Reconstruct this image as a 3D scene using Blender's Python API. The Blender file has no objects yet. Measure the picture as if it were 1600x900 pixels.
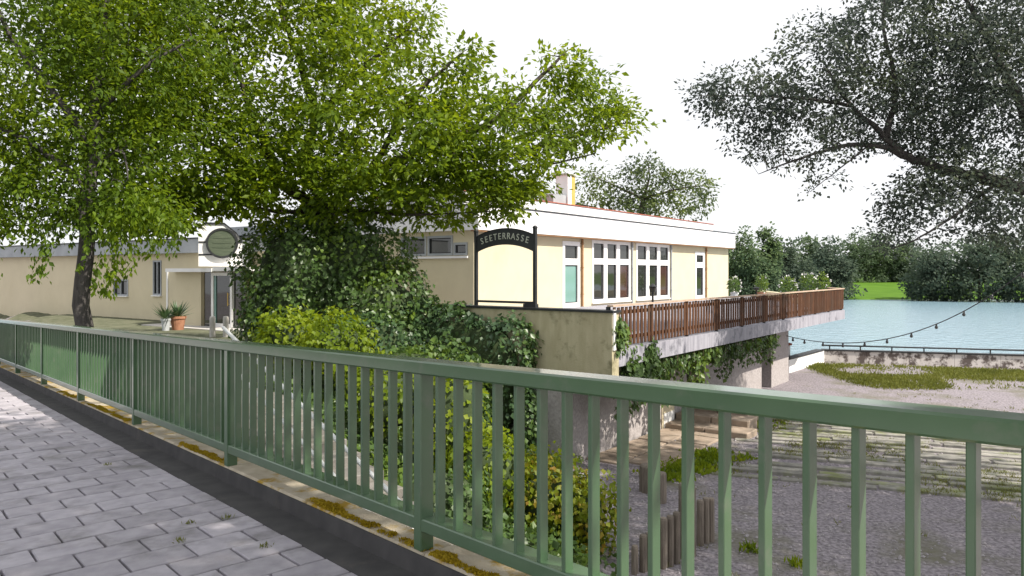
import bpy, bmesh, math, random
import numpy as np
from mathutils import Vector, Matrix

random.seed(7)
RNG = np.random.default_rng(11)
scene = bpy.context.scene
col = scene.collection
PI = math.pi

# ------------------------------------------------------------------ camera
EYE = 1.62
FPX = 1150.0          # focal length in pixels of a 1600 px wide picture
HOR = 425.0           # row of the horizon
cam_data = bpy.data.cameras.new("camera")
cam_data.sensor_width = 36.0
cam_data.lens = 36.0 * FPX / 1600.0
cam_data.shift_y = -(450.0 - HOR) / 1600.0
cam_data.clip_start = 0.05
cam_data.clip_end = 3000.0
cam = bpy.data.objects.new("camera", cam_data)
col.objects.link(cam)
cam.location = (0, 0, EYE)
cam.rotation_euler = (PI / 2, 0, 0)
scene.camera = cam

# ------------------------------------------------------------------ light
SUN_EL = math.radians(46)
SUN_H = Vector((0.88, -0.475, 0)).normalized()
TO_SUN = Vector((SUN_H.x * math.cos(SUN_EL), SUN_H.y * math.cos(SUN_EL), math.sin(SUN_EL)))
world = bpy.data.worlds.new("World")
scene.world = world
world.use_nodes = True
nt = world.node_tree
nt.nodes.clear()
w_out = nt.nodes.new("ShaderNodeOutputWorld")
w_bg = nt.nodes.new("ShaderNodeBackground")
w_sky = nt.nodes.new("ShaderNodeTexSky")
w_sky.sky_type = 'NISHITA'
w_sky.sun_disc = False
w_sky.sun_elevation = SUN_EL
w_sky.sun_rotation = math.atan2(SUN_H.x, SUN_H.y)
w_sky.air_density = 1.0
w_sky.dust_density = 2.0
w_mix = nt.nodes.new("ShaderNodeMixRGB")
w_noise = nt.nodes.new("ShaderNodeTexNoise")
w_noise.inputs["Scale"].default_value = 1.6
w_noise.inputs["Detail"].default_value = 6
w_map = nt.nodes.new("ShaderNodeMapping")
w_map.inputs["Scale"].default_value = (1, 1, 3)
w_tc = nt.nodes.new("ShaderNodeTexCoord")
w_ramp = nt.nodes.new("ShaderNodeMapRange")
w_ramp.inputs["From Min"].default_value = 0.35
w_ramp.inputs["From Max"].default_value = 0.65
w_ramp.inputs["To Min"].default_value = 0.80
w_ramp.inputs["To Max"].default_value = 0.97
nt.links.new(w_tc.outputs["Generated"], w_map.inputs["Vector"])
nt.links.new(w_map.outputs["Vector"], w_noise.inputs["Vector"])
nt.links.new(w_noise.outputs["Fac"], w_ramp.inputs["Value"])
nt.links.new(w_ramp.outputs["Result"], w_mix.inputs["Fac"])
nt.links.new(w_sky.outputs["Color"], w_mix.inputs["Color1"])
w_mix.inputs["Color2"].default_value = (7.5, 7.55, 7.75, 1)     # thin bright cloud cover
nt.links.new(w_mix.outputs["Color"], w_bg.inputs["Color"])
w_bg.inputs["Strength"].default_value = 0.1
nt.links.new(w_bg.outputs["Background"], w_out.inputs["Surface"])

sun_data = bpy.data.lights.new("sun", 'SUN')
sun_data.energy = 4.6
sun_data.angle = math.radians(0.6)
sun_data.color = (1.0, 0.93, 0.82)
sun = bpy.data.objects.new("sun", sun_data)
col.objects.link(sun)
sun.location = (30, -20, 40)
sun.rotation_euler = TO_SUN.to_track_quat('Z', 'Y').to_euler()

vs = scene.view_settings
vs.view_transform = 'Standard'
vs.look = 'None'
vs.gamma = 1.0
vs.exposure = 0.6
vs.use_curve_mapping = False
scene.cycles.use_denoising = True
scene.cycles.max_bounces = 8
scene.cycles.transparent_max_bounces = 8

# ------------------------------------------------------------------ helpers
def W(px, py, Y):
    """place of a thing seen at (px, py) standing Y metres ahead"""
    return Vector(((px - 800.0) / FPX * Y, Y, EYE - (py - HOR) / FPX * Y))

def tag(o, label=None, cat=None, group=None, kind=None):
    if label: o["label"] = label
    if cat: o["category"] = cat
    if group: o["group"] = group
    if kind: o["kind"] = kind
    return o

def empty(name, loc, label=None, cat=None, group=None, kind=None):
    o = bpy.data.objects.new(name, None)
    o.empty_display_size = 0.2
    col.objects.link(o)
    o.location = loc
    return tag(o, label, cat, group, kind)

def wloc(o):
    v = Vector((0, 0, 0))
    while o is not None:
        v = v + o.location
        o = o.parent
    return v

def link_mesh(name, me, mat=None, parent=None, loc=None):
    o = bpy.data.objects.new(name, me)
    col.objects.link(o)
    if mat is not None and not me.materials:
        me.materials.append(mat)
    if parent is not None:
        o.parent = parent
    if loc is not None:
        o.location = loc
    return o

class MB:
    """collects vertices and faces in world space, build() links ONE mesh object"""
    def __init__(self):
        self.v = []; self.f = []
    def add(self, vs_, fs_):
        n = len(self.v)
        self.v.extend([tuple(p) for p in vs_])
        self.f.extend([tuple(i + n for i in f) for f in fs_])
        return self
    def hexa(self, p):
        return self.add(p, [(0, 3, 2, 1), (4, 5, 6, 7), (0, 1, 5, 4), (1, 2, 6, 5), (2, 3, 7, 6), (3, 0, 4, 7)])
    def box(self, x0, x1, y0, y1, z0, z1):
        return self.hexa([(x0, y0, z0), (x1, y0, z0), (x1, y1, z0), (x0, y1, z0), (x0, y0, z1), (x1, y0, z1), (x1, y1, z1), (x0, y1, z1)])
    def tube(self, pts, radii, sides=8, caps=True):
        pts = [Vector(p) for p in pts]
        n = len(pts)
        if not hasattr(radii, '__len__'): radii = [radii] * n
        rings = []
        prev = None
        for i in range(n):
            d = (pts[min(i + 1, n - 1)] - pts[max(i - 1, 0)])
            if d.length < 1e-9: d = Vector((0, 0, 1))
            d.normalize()
            if prev is None:
                a = d.orthogonal().normalized()
            else:
                a = prev - d * prev.dot(d)
                if a.length < 1e-6: a = d.orthogonal()
                a.normalize()
            prev = a
            b = d.cross(a)
            rings.append([pts[i] + (a * math.cos(2 * PI * k / sides) + b * math.sin(2 * PI * k / sides)) * radii[i] for k in range(sides)])
        vv = [p for r in rings for p in r]
        ff = []
        for i in range(n - 1):
            for k in range(sides):
                k2 = (k + 1) % sides
                ff.append((i * sides + k, i * sides + k2, (i + 1) * sides + k2, (i + 1) * sides + k))
        if caps:
            ff.append(tuple(reversed(range(sides))))
            ff.append(tuple((n - 1) * sides + k for k in range(sides)))
        return self.add(vv, ff)
    def lathe(self, c, prof, sides=16):
        c = Vector(c)
        vv = []
        for r, z in prof:
            for k in range(sides):
                a = 2 * PI * k / sides
                vv.append((c.x + r * math.cos(a), c.y + r * math.sin(a), c.z + z))
        ff = []
        for i in range(len(prof) - 1):
            for k in range(sides):
                k2 = (k + 1) % sides
                ff.append((i * sides + k, i * sides + k2, (i + 1) * sides + k2, (i + 1) * sides + k))
        return self.add(vv, ff)
    def build(self, name, mat=None, parent=None, smooth=False, bevel=0.0):
        off = wloc(parent) if parent is not None else Vector((0, 0, 0))
        me = bpy.data.meshes.new(name)
        me.from_pydata([(x - off.x, y - off.y, z - off.z) for x, y, z in self.v], [], self.f)
        if bevel:
            bm = bmesh.new(); bm.from_mesh(me)
            bmesh.ops.recalc_face_normals(bm, faces=bm.faces)
            bmesh.ops.bevel(bm, geom=list(bm.edges), offset=bevel, segments=1, affect='EDGES', profile=0.7)
            bm.to_mesh(me); bm.free()
        else:
            bm = bmesh.new(); bm.from_mesh(me)
            bmesh.ops.recalc_face_normals(bm, faces=bm.faces)
            bm.to_mesh(me); bm.free()
        if smooth:
            me.polygons.foreach_set("use_smooth", [True] * len(me.polygons))
        return link_mesh(name, me, mat, parent)

class Frame:
    """a wall frame: s along it, d outwards, z up"""
    def __init__(self, o, ex, out=None):
        self.o = Vector((o[0], o[1], 0)); self.ex = Vector((ex[0], ex[1], 0)).normalized()
        self.ey = Vector((out[0], out[1], 0)).normalized() if out is not None else Vector((self.ex.y, -self.ex.x, 0))
    def p(self, s, d, z):
        v = self.o + self.ex * s + self.ey * d
        return Vector((v.x, v.y, z))
    def box(self, mb, s0, s1, d0, d1, z0, z1):
        P = self.p
        mb.hexa([P(s0, d0, z0), P(s1, d0, z0), P(s1, d1, z0), P(s0, d1, z0), P(s0, d0, z1), P(s1, d0, z1), P(s1, d1, z1), P(s0, d1, z1)])
        return mb
    def s_at(self, px, d=0.0):
        r = (px - 800.0) / FPX
        o = self.o + self.ey * d
        return (r * o.y - o.x) / (self.ex.x - r * self.ex.y)
    def z_at(self, px, py, d=0.0):
        Y = self.p(self.s_at(px, d), d, 0).y
        return EYE - (py - HOR) / FPX * Y

def bevel_mesh(name, sx, sy, sz, b=0.004, mat=None):
    me = bpy.data.meshes.new(name)
    bm = bmesh.new()
    bmesh.ops.create_cube(bm, size=1.0)
    for v in bm.verts:
        v.co.x *= sx; v.co.y *= sy; v.co.z *= sz
    if b: bmesh.ops.bevel(bm, geom=list(bm.edges), offset=b, segments=1, affect='EDGES', profile=0.7)
    bm.to_mesh(me); bm.free()
    if mat: me.materials.append(mat)
    return me

# ------------------------------------------------------------------ materials
def new_mat(name):
    m = bpy.data.materials.new(name)
    m.use_nodes = True
    t = m.node_tree
    b = t.nodes["Principled BSDF"]
    return m, t, b

def surf(name, c1, c2, scale=4.0, rough=0.85, bump=0.2, bscale=60.0, spec=0.3, c3=None, s3=1.0, t3=(0.55, 0.7), metal=0.0, stretch=None, island=0.0, detail=6):
    """two-tone noise surface with a third, patchy tone (dirt, moss, wear) and fine relief"""
    m, t, b = new_mat(name)
    L = t.links.new
    tc = t.nodes.new("ShaderNodeTexCoord")
    geo = t.nodes.new("ShaderNodeNewGeometry")
    mp = t.nodes.new("ShaderNodeMapping")
    L(geo.outputs["Position"], mp.inputs["Vector"])
    if stretch: mp.inputs["Scale"].default_value = stretch
    n1 = t.nodes.new("ShaderNodeTexNoise"); n1.inputs["Scale"].default_value = scale; n1.inputs["Detail"].default_value = detail
    L(mp.outputs["Vector"], n1.inputs["Vector"])
    r1 = t.nodes.new("ShaderNodeMapRange"); r1.inputs["From Min"].default_value = 0.3; r1.inputs["From Max"].default_value = 0.7
    L(n1.outputs["Fac"], r1.inputs["Value"])
    mx = t.nodes.new("ShaderNodeMixRGB"); mx.inputs["Color1"].default_value = (*c1, 1); mx.inputs["Color2"].default_value = (*c2, 1)
    L(r1.outputs["Result"], mx.inputs["Fac"])
    out = mx.outputs["Color"]
    if c3 is not None:
        n2 = t.nodes.new("ShaderNodeTexNoise"); n2.inputs["Scale"].default_value = s3; n2.inputs["Detail"].default_value = 8
        n2.inputs["Roughness"].default_value = 0.65
        L(geo.outputs["Position"], n2.inputs["Vector"])
        r2 = t.nodes.new("ShaderNodeMapRange"); r2.inputs["From Min"].default_value = t3[0]; r2.inputs["From Max"].default_value = t3[1]
        L(n2.outputs["Fac"], r2.inputs["Value"])
        m2 = t.nodes.new("ShaderNodeMixRGB"); m2.inputs["Color2"].default_value = (*c3, 1)
        L(r2.outputs["Result"], m2.inputs["Fac"]); L(out, m2.inputs["Color1"])
        out = m2.outputs["Color"]
    if island:
        oi = t.nodes.new("ShaderNodeObjectInfo")
        mr = t.nodes.new("ShaderNodeMapRange"); mr.inputs["To Min"].default_value = 1 - island; mr.inputs["To Max"].default_value = 1 + island
        L(oi.outputs["Random"], mr.inputs["Value"])
        hv = t.nodes.new("ShaderNodeHueSaturation")
        L(mr.outputs["Result"], hv.inputs["Value"]); L(out, hv.inputs["Color"])
        out = hv.outputs["Color"]
    L(out, b.inputs["Base Color"])
    b.inputs["Roughness"].default_value = rough
    b.inputs["Specular IOR Level"].default_value = spec
    b.inputs["Metallic"].default_value = metal
    if bump:
        nb = t.nodes.new("ShaderNodeTexNoise"); nb.inputs["Scale"].default_value = bscale; nb.inputs["Detail"].default_value = 4
        L(geo.outputs["Position"], nb.inputs["Vector"])
        bp = t.nodes.new("ShaderNodeBump"); bp.inputs["Strength"].default_value = bump; bp.inputs["Distance"].default_value = 0.02
        L(nb.outputs["Fac"], bp.inputs["Height"]); L(bp.outputs["Normal"], b.inputs["Normal"])
    return m

def leafmat(name, c1, c2, c3, trans=0.35, rough=0.5, spec=0.35, patch=0.8):
    """leaf: colour varies leaf by leaf and in loose patches through the crown"""
    m, t, b = new_mat(name)
    L = t.links.new
    geo = t.nodes.new("ShaderNodeNewGeometry")
    cr = t.nodes.new("ShaderNodeValToRGB")
    e = cr.color_ramp.elements
    e[0].color = (*c1, 1); e[1].color = (*c3, 1)
    mid = cr.color_ramp.elements.new(0.5); mid.color = (*c2, 1)
    n = t.nodes.new("ShaderNodeTexNoise"); n.inputs["Scale"].default_value = patch; n.inputs["Detail"].default_value = 3
    L(geo.outputs["Position"], n.inputs["Vector"])
    ma = t.nodes.new("ShaderNodeMath"); ma.operation = 'MULTIPLY_ADD'
    ma.inputs[1].default_value = 0.5; 
    L(geo.outputs["Random Per Island"], ma.inputs[0])
    mb_ = t.nodes.new("ShaderNodeMath"); mb_.operation = 'MULTIPLY_ADD'; mb_.inputs[1].default_value = 1.6; mb_.inputs[2].default_value = -0.55
    L(n.outputs["Fac"], mb_.inputs[0]); L(mb_.outputs[0], ma.inputs[2])
    L(ma.outputs[0], cr.inputs["Fac"])
    L(cr.outputs["Color"], b.inputs["Base Color"])
    b.inputs["Roughness"].default_value = rough
    b.inputs["Specular IOR Level"].default_value = spec
    tr = t.nodes.new("ShaderNodeBsdfTranslucent")
    hs = t.nodes.new("ShaderNodeHueSaturation"); hs.inputs["Value"].default_value = 1.35; hs.inputs["Hue"].default_value = 0.485
    L(cr.outputs["Color"], hs.inputs["Color"]); L(hs.outputs["Color"], tr.inputs["Color"])
    ms = t.nodes.new("ShaderNodeMixShader"); ms.inputs["Fac"].default_value = trans
    L(b.outputs["BSDF"], ms.inputs[1]); L(tr.outputs["BSDF"], ms.inputs[2])
    L(ms.outputs["Shader"], t.nodes["Material Output"].inputs["Surface"])
    return m

M = {}
M['green'] = surf('green_paint', (0.048, 0.104, 0.046), (0.064, 0.126, 0.058), 3.0, 0.42, 0.03, 35, 0.45, c3=(0.10, 0.13, 0.085), s3=5, t3=(0.56, 0.75))
_g = M['green'].node_tree.nodes['Principled BSDF']; _g.inputs['Coat Weight'].default_value = 0.8; _g.inputs['Coat Roughness'].default_value = 0.12; _g.inputs['Coat IOR'].default_value = 1.6
M['paver'] = surf('paver_concrete', (0.33, 0.31, 0.345), (0.43, 0.405, 0.44), 9, 0.9, 0.35, 160, 0.2, c3=(0.20, 0.19, 0.19), s3=2.2, t3=(0.5, 0.72), island=0.11)
M['joint'] = surf('joint_sand', (0.025, 0.022, 0.02), (0.045, 0.04, 0.032), 14, 0.95, 0.4, 120, 0.1, c3=(0.06, 0.09, 0.02), s3=3, t3=(0.55, 0.65))
M['asphalt'] = surf('dark_asphalt', (0.060, 0.058, 0.060), (0.085, 0.082, 0.082), 6, 0.92, 0.4, 220, 0.2, c3=(0.12, 0.11, 0.10), s3=2, t3=(0.6, 0.8))
M['kerb'] = surf('mossy_kerb', (0.36, 0.31, 0.235), (0.50, 0.44, 0.34), 7, 0.9, 0.4, 70, 0.2, c3=(0.33, 0.21, 0.025), s3=2.6, t3=(0.52, 0.60))
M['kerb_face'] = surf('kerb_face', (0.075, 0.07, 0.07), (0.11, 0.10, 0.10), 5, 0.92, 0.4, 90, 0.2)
M['concrete'] = surf('pale_concrete', (0.46, 0.44, 0.42), (0.60, 0.57, 0.54), 2.5, 0.9, 0.25, 45, 0.2, c3=(0.30, 0.28, 0.25), s3=1.4, t3=(0.55, 0.75))
M['stair'] = surf('worn_step_concrete', (0.15, 0.14, 0.13), (0.24, 0.225, 0.205), 3, 0.92, 0.3, 45, 0.2, c3=(0.16, 0.15, 0.12), s3=1.6, t3=(0.52, 0.7))
M['slab'] = surf('streaked_slab', (0.25, 0.245, 0.285), (0.39, 0.385, 0.43), 3.0, 0.85, 0.15, 30, 0.2, c3=(0.15, 0.15, 0.175), s3=2.5, t3=(0.56, 0.7), stretch=(3.2, 3.2, 0.35))
M['plaster'] = surf('yellow_plaster', (0.58, 0.515, 0.365), (0.63, 0.56, 0.40), 1.4, 0.92, 0.12, 60, 0.15, c3=(0.52, 0.455, 0.31), s3=0.7, t3=(0.55, 0.8))
M['plaster2'] = M['plaster']
M['oldwall'] = surf('weathered_plaster', (0.42, 0.37, 0.24), (0.52, 0.47, 0.32), 3.2, 0.95, 0.3, 40, 0.15, c3=(0.22, 0.20, 0.12), s3=2.0, t3=(0.53, 0.68), stretch=(2, 2, 0.6))
M['roughcast'] = surf('roughcast', (0.30, 0.275, 0.27), (0.46, 0.425, 0.42), 16, 0.95, 0.6, 26, 0.15, c3=(0.33, 0.30, 0.29), s3=2.5, t3=(0.52, 0.7))
M['white'] = surf('white_paint', (0.78, 0.77, 0.76), (0.84, 0.83, 0.82), 2, 0.6, 0.05, 30, 0.35, c3=(0.64, 0.62, 0.60), s3=1.2, t3=(0.6, 0.8))
M['fascia'] = surf('white_fascia', (0.76, 0.75, 0.77), (0.82, 0.81, 0.82), 1.2, 0.7, 0.04, 30, 0.3, c3=(0.62, 0.61, 0.62), s3=0.8, t3=(0.58, 0.8), stretch=(1, 1, 0.4))
M['grey_fascia'] = surf('grey_fascia', (0.30, 0.32, 0.34), (0.38, 0.40, 0.42), 2, 0.7, 0.05, 30, 0.3)
M['darkmetal'] = surf('dark_metal', (0.018, 0.020, 0.022), (0.03, 0.032, 0.035), 5, 0.5, 0.05, 40, 0.4)
M['steel'] = surf('pale_painted_steel', (0.74, 0.75, 0.75), (0.82, 0.83, 0.83), 8, 0.3, 0.03, 40, 0.5)
M['rust'] = surf('brown_pipe', (0.28, 0.15, 0.07), (0.36, 0.21, 0.11), 4, 0.7, 0.05, 30, 0.3)
M['wood'] = surf('brown_slats', (0.075, 0.034, 0.019), (0.125, 0.060, 0.032), 5, 0.8, 0.2, 50, 0.2, c3=(0.085, 0.06, 0.045), s3=1.2, t3=(0.5, 0.7), stretch=(6, 6, 0.6), island=0.22)
M['capwood'] = surf('pale_handrail_board', (0.42, 0.30, 0.22), (0.52, 0.40, 0.31), 6, 0.8, 0.15, 40, 0.2)
M['palisade'] = surf('grey_timber', (0.15, 0.125, 0.105), (0.25, 0.215, 0.18), 6, 0.9, 0.35, 50, 0.15, stretch=(9, 9, 0.7), island=0.15)
M['stone'] = surf('brown_stone', (0.30, 0.235, 0.18), (0.42, 0.345, 0.28), 4, 0.92, 0.35, 40, 0.15, c3=(0.17, 0.14, 0.105), s3=2, t3=(0.52, 0.7), island=0.08)
M['strip'] = surf('pale_strip_stone', (0.20, 0.195, 0.175), (0.33, 0.315, 0.285), 7, 0.92, 0.35, 50, 0.15, c3=(0.20, 0.22, 0.10), s3=1.4, t3=(0.52, 0.66), island=0.15)
M['gravel'] = surf('gravel_ground', (0.13, 0.117, 0.13), (0.37, 0.335, 0.36), 17, 0.95, 1.0, 24, 0.1, c3=(0.15, 0.145, 0.10), s3=0.35, t3=(0.5, 0.66), detail=9)
M['plaza'] = surf('plaza', (0.09, 0.10, 0.06), (0.16, 0.16, 0.11), 3, 0.95, 0.4, 60, 0.1)
M['grass'] = surf('lawn', (0.062, 0.135, 0.012), (0.088, 0.175, 0.018), 0.3, 0.9, 0.5, 12, 0.1)
M['bark'] = surf('bark', (0.05, 0.042, 0.036), (0.095, 0.08, 0.068), 9, 0.95, 0.7, 22, 0.1, stretch=(2, 2, 0.5))
M['bark_grey'] = surf('bark_grey', (0.06, 0.055, 0.055), (0.115, 0.105, 0.10), 9, 0.95, 0.7, 22, 0.1, stretch=(2, 2, 0.5))
M['shade_soil'] = surf('ivy_shade_soil', (0.04, 0.058, 0.028), (0.062, 0.085, 0.038), 9, 0.95, 0.5, 30, 0.1)  # bank soil, also the painted shade inside the leafy mounds
M['terracotta'] = surf('terracotta', (0.32, 0.15, 0.09), (0.42, 0.21, 0.13), 8, 0.85, 0.15, 40, 0.2)
M['zinc'] = surf('zinc_bucket', (0.40, 0.42, 0.44), (0.5, 0.52, 0.54), 8, 0.5, 0.05, 40, 0.4)
M['ochre'] = surf('ochre_plaster', (0.50, 0.33, 0.09), (0.60, 0.41, 0.13), 3, 0.9, 0.15, 40, 0.2)
M['disc'] = surf('olive_disc', (0.065, 0.085, 0.055), (0.10, 0.12, 0.08), 2.5, 0.5, 0.03, 30, 0.4, stretch=(1, 1, 7))
M['lettering'] = surf('pale_lettering', (0.42, 0.44, 0.36), (0.50, 0.52, 0.44), 6, 0.6, 0, 30, 0.3)
M['tile'] = surf('red_tile', (0.34, 0.10, 0.07), (0.45, 0.16, 0.11), 7, 0.8, 0.2, 40, 0.2)
M['blossom'] = surf('white_blossom', (0.72, 0.70, 0.70), (0.82, 0.80, 0.80), 7, 0.8, 0, 40, 0.2)
M['vinestem'] = surf('vine_stem', (0.10, 0.075, 0.05), (0.16, 0.12, 0.09), 9, 0.95, 0.4, 40, 0.1)
M['moss'] = leafmat('yellow_moss', (0.24, 0.17, 0.012), (0.36, 0.26, 0.018), (0.44, 0.33, 0.035), 0.15, 0.9, 0.1, 3)

def glassmat(name, colr, rough=0.03):
    m, t, b = new_mat(name)
    b.inputs["Base Color"].default_value = (*colr, 1)
    b.inputs["Roughness"].default_value = rough
    b.inputs["Specular IOR Level"].default_value = 0.9
    b.inputs["IOR"].default_value = 1.52
    geo = t.nodes.new("ShaderNodeNewGeometry")
    n = t.nodes.new("ShaderNodeTexNoise"); n.inputs["Scale"].default_value = 0.9
    t.links.new(geo.outputs["Position"], n.inputs["Vector"])
    bp = t.nodes.new("ShaderNodeBump"); bp.inputs["Strength"].default_value = 0.05; bp.inputs["Distance"].default_value = 0.05
    t.links.new(n.outputs["Fac"], bp.inputs["Height"]); t.links.new(bp.outputs["Normal"], b.inputs["Normal"])
    return m
M['glass'] = glassmat('dark_glass', (0.022, 0.024, 0.022))
M['glass_red'] = glassmat('curtained_glass', (0.055, 0.025, 0.022), 0.06)
M['glass_teal'] = glassmat('teal_glass', (0.16, 0.30, 0.27), 0.08)
M['bulb'] = glassmat('bulb_glass', (0.03, 0.03, 0.03), 0.1)

M['leaf_main'] = leafmat('leaf_main', (0.078, 0.140, 0.018), (0.138, 0.215, 0.010), (0.22, 0.295, 0.008), 0.56, 0.5, 0.3, 0.55)
M['leaf_left'] = leafmat('leaf_left', (0.060, 0.112, 0.018), (0.11, 0.185, 0.011), (0.205, 0.285, 0.009), 0.54, 0.5, 0.3, 0.6)
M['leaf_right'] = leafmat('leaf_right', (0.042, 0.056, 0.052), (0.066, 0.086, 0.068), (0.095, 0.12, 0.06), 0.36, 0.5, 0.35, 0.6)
M['leaf_mid'] = leafmat('leaf_mid', (0.06, 0.09, 0.05), (0.10, 0.14, 0.045), (0.16, 0.21, 0.035), 0.4, 0.55, 0.3, 0.25)
M['leaf_far'] = leafmat('leaf_far', (0.070, 0.105, 0.064), (0.095, 0.140, 0.075), (0.13, 0.19, 0.07), 0.35, 0.7, 0.2, 0.14)
M['leaf_far2'] = leafmat('leaf_far_dark', (0.062, 0.090, 0.068), (0.084, 0.116, 0.080), (0.11, 0.15, 0.083), 0.35, 0.7, 0.2, 0.14)
M['ivy'] = leafmat('ivy_leaf', (0.054, 0.098, 0.035), (0.080, 0.145, 0.032), (0.15, 0.225, 0.02), 0.35, 0.42, 0.45, 0.8)
M['ivy_dark'] = leafmat('ivy_leaf_dark', (0.045, 0.085, 0.043), (0.062, 0.118, 0.045), (0.11, 0.18, 0.033), 0.3, 0.38, 0.5, 0.9)
M['creeper'] = leafmat('bright_creeper', (0.10, 0.165, 0.010), (0.18, 0.255, 0.010), (0.255, 0.315, 0.012), 0.5, 0.5, 0.35, 1.2)
M['creeper_red'] = leafmat('reddish_creeper', (0.11, 0.165, 0.012), (0.19, 0.245, 0.012), (0.29, 0.17, 0.028), 0.5, 0.5, 0.35, 1.6)
M['blade'] = leafmat('grass_blade', (0.10, 0.12, 0.022), (0.145, 0.165, 0.03), (0.21, 0.22, 0.055), 0.35, 0.6, 0.2, 0.5)
M['blade_dry'] = leafmat('dry_blade', (0.11, 0.13, 0.03), (0.17, 0.18, 0.05), (0.25, 0.24, 0.09), 0.3, 0.7, 0.2, 0.5)

# water
m, t, b = new_mat('lake_water')
b.inputs["Base Color"].default_value = (0.24, 0.36, 0.43, 1)
b.inputs["Roughness"].default_value = 0.16
b.inputs["IOR"].default_value = 1.4
b.inputs["Specular IOR Level"].default_value = 0.8
geo = t.nodes.new("ShaderNodeNewGeometry")
mp = t.nodes.new("ShaderNodeMapping"); mp.inputs["Scale"].default_value = (0.55, 1.0, 1)
n = t.nodes.new("ShaderNodeTexNoise"); n.inputs["Scale"].default_value = 1.9; n.inputs["Detail"].default_value = 5
bp = t.nodes.new("ShaderNodeBump"); bp.inputs["Strength"].default_value = 0.8; bp.inputs["Distance"].default_value = 0.25
t.links.new(geo.outputs["Position"], mp.inputs["Vector"]); t.links.new(mp.outputs["Vector"], n.inputs["Vector"])
t.links.new(n.outputs["Fac"], bp.inputs["Height"]); t.links.new(bp.outputs["Normal"], b.inputs["Normal"])
M['water'] = m

# ------------------------------------------------------------------ foliage tools
def leaf_object(name, C, T, N, L, Wd, mat, parent=None, kind=None):
    """many single leaves (two folded triangles each) as one mesh; arrays in world space"""
    n = len(C)
    off = np.array(wloc(parent)) if parent is not None else np.zeros(3)
    T = T / np.maximum(np.linalg.norm(T, axis=1, keepdims=True), 1e-9)
    S = np.cross(T, N); S /= np.maximum(np.linalg.norm(S, axis=1, keepdims=True), 1e-9)
    N2 = np.cross(S, T)
    L = L[:, None]; Wd = Wd[:, None]
    V = np.empty((n, 4, 3), dtype=np.float32)
    V[:, 0] = C - off
    mid = C - off + T * L * 0.45
    V[:, 1] = mid + S * Wd * 0.5 + N2 * Wd * 0.14
    V[:, 2] = C - off + T * L
    V[:, 3] = mid - S * Wd * 0.5 + N2 * Wd * 0.14
    base = (np.arange(n) * 4)[:, None]
    F = np.concatenate([base + np.array([0, 1, 2]), base + np.array([0, 2, 3])], axis=1).reshape(-1)
    me = bpy.data.meshes.new(name)
    me.vertices.add(n * 4); me.vertices.foreach_set("co", V.reshape(-1))
    me.loops.add(n * 6); me.loops.foreach_set("vertex_index", F.astype(np.int32))
    me.polygons.add(n * 2)
    me.polygons.foreach_set("loop_start", np.arange(n * 2, dtype=np.int32) * 3)
    me.update(calc_edges=True)
    o = link_mesh(name, me, mat, parent)
    if kind: o["kind"] = kind
    return o

def unit(a):
    return a / np.maximum(np.linalg.norm(a, axis=1, keepdims=True), 1e-9)

def catmull(pts, sub=4):
    pts = [Vector(p) for p in pts]
    out = []
    for i in range(len(pts) - 1):
        p0 = pts[max(i - 1, 0)]; p1 = pts[i]; p2 = pts[i + 1]; p3 = pts[min(i + 2, len(pts) - 1)]
        for k in range(sub):
            u = k / sub
            out.append(0.5 * ((2 * p1) + (p2 - p0) * u + (2 * p0 - 5 * p1 + 4 * p2 - p3) * u * u + (3 * p1 - p0 - 3 * p2 + p3) * u ** 3))
    out.append(pts[-1])
    return out

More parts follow.
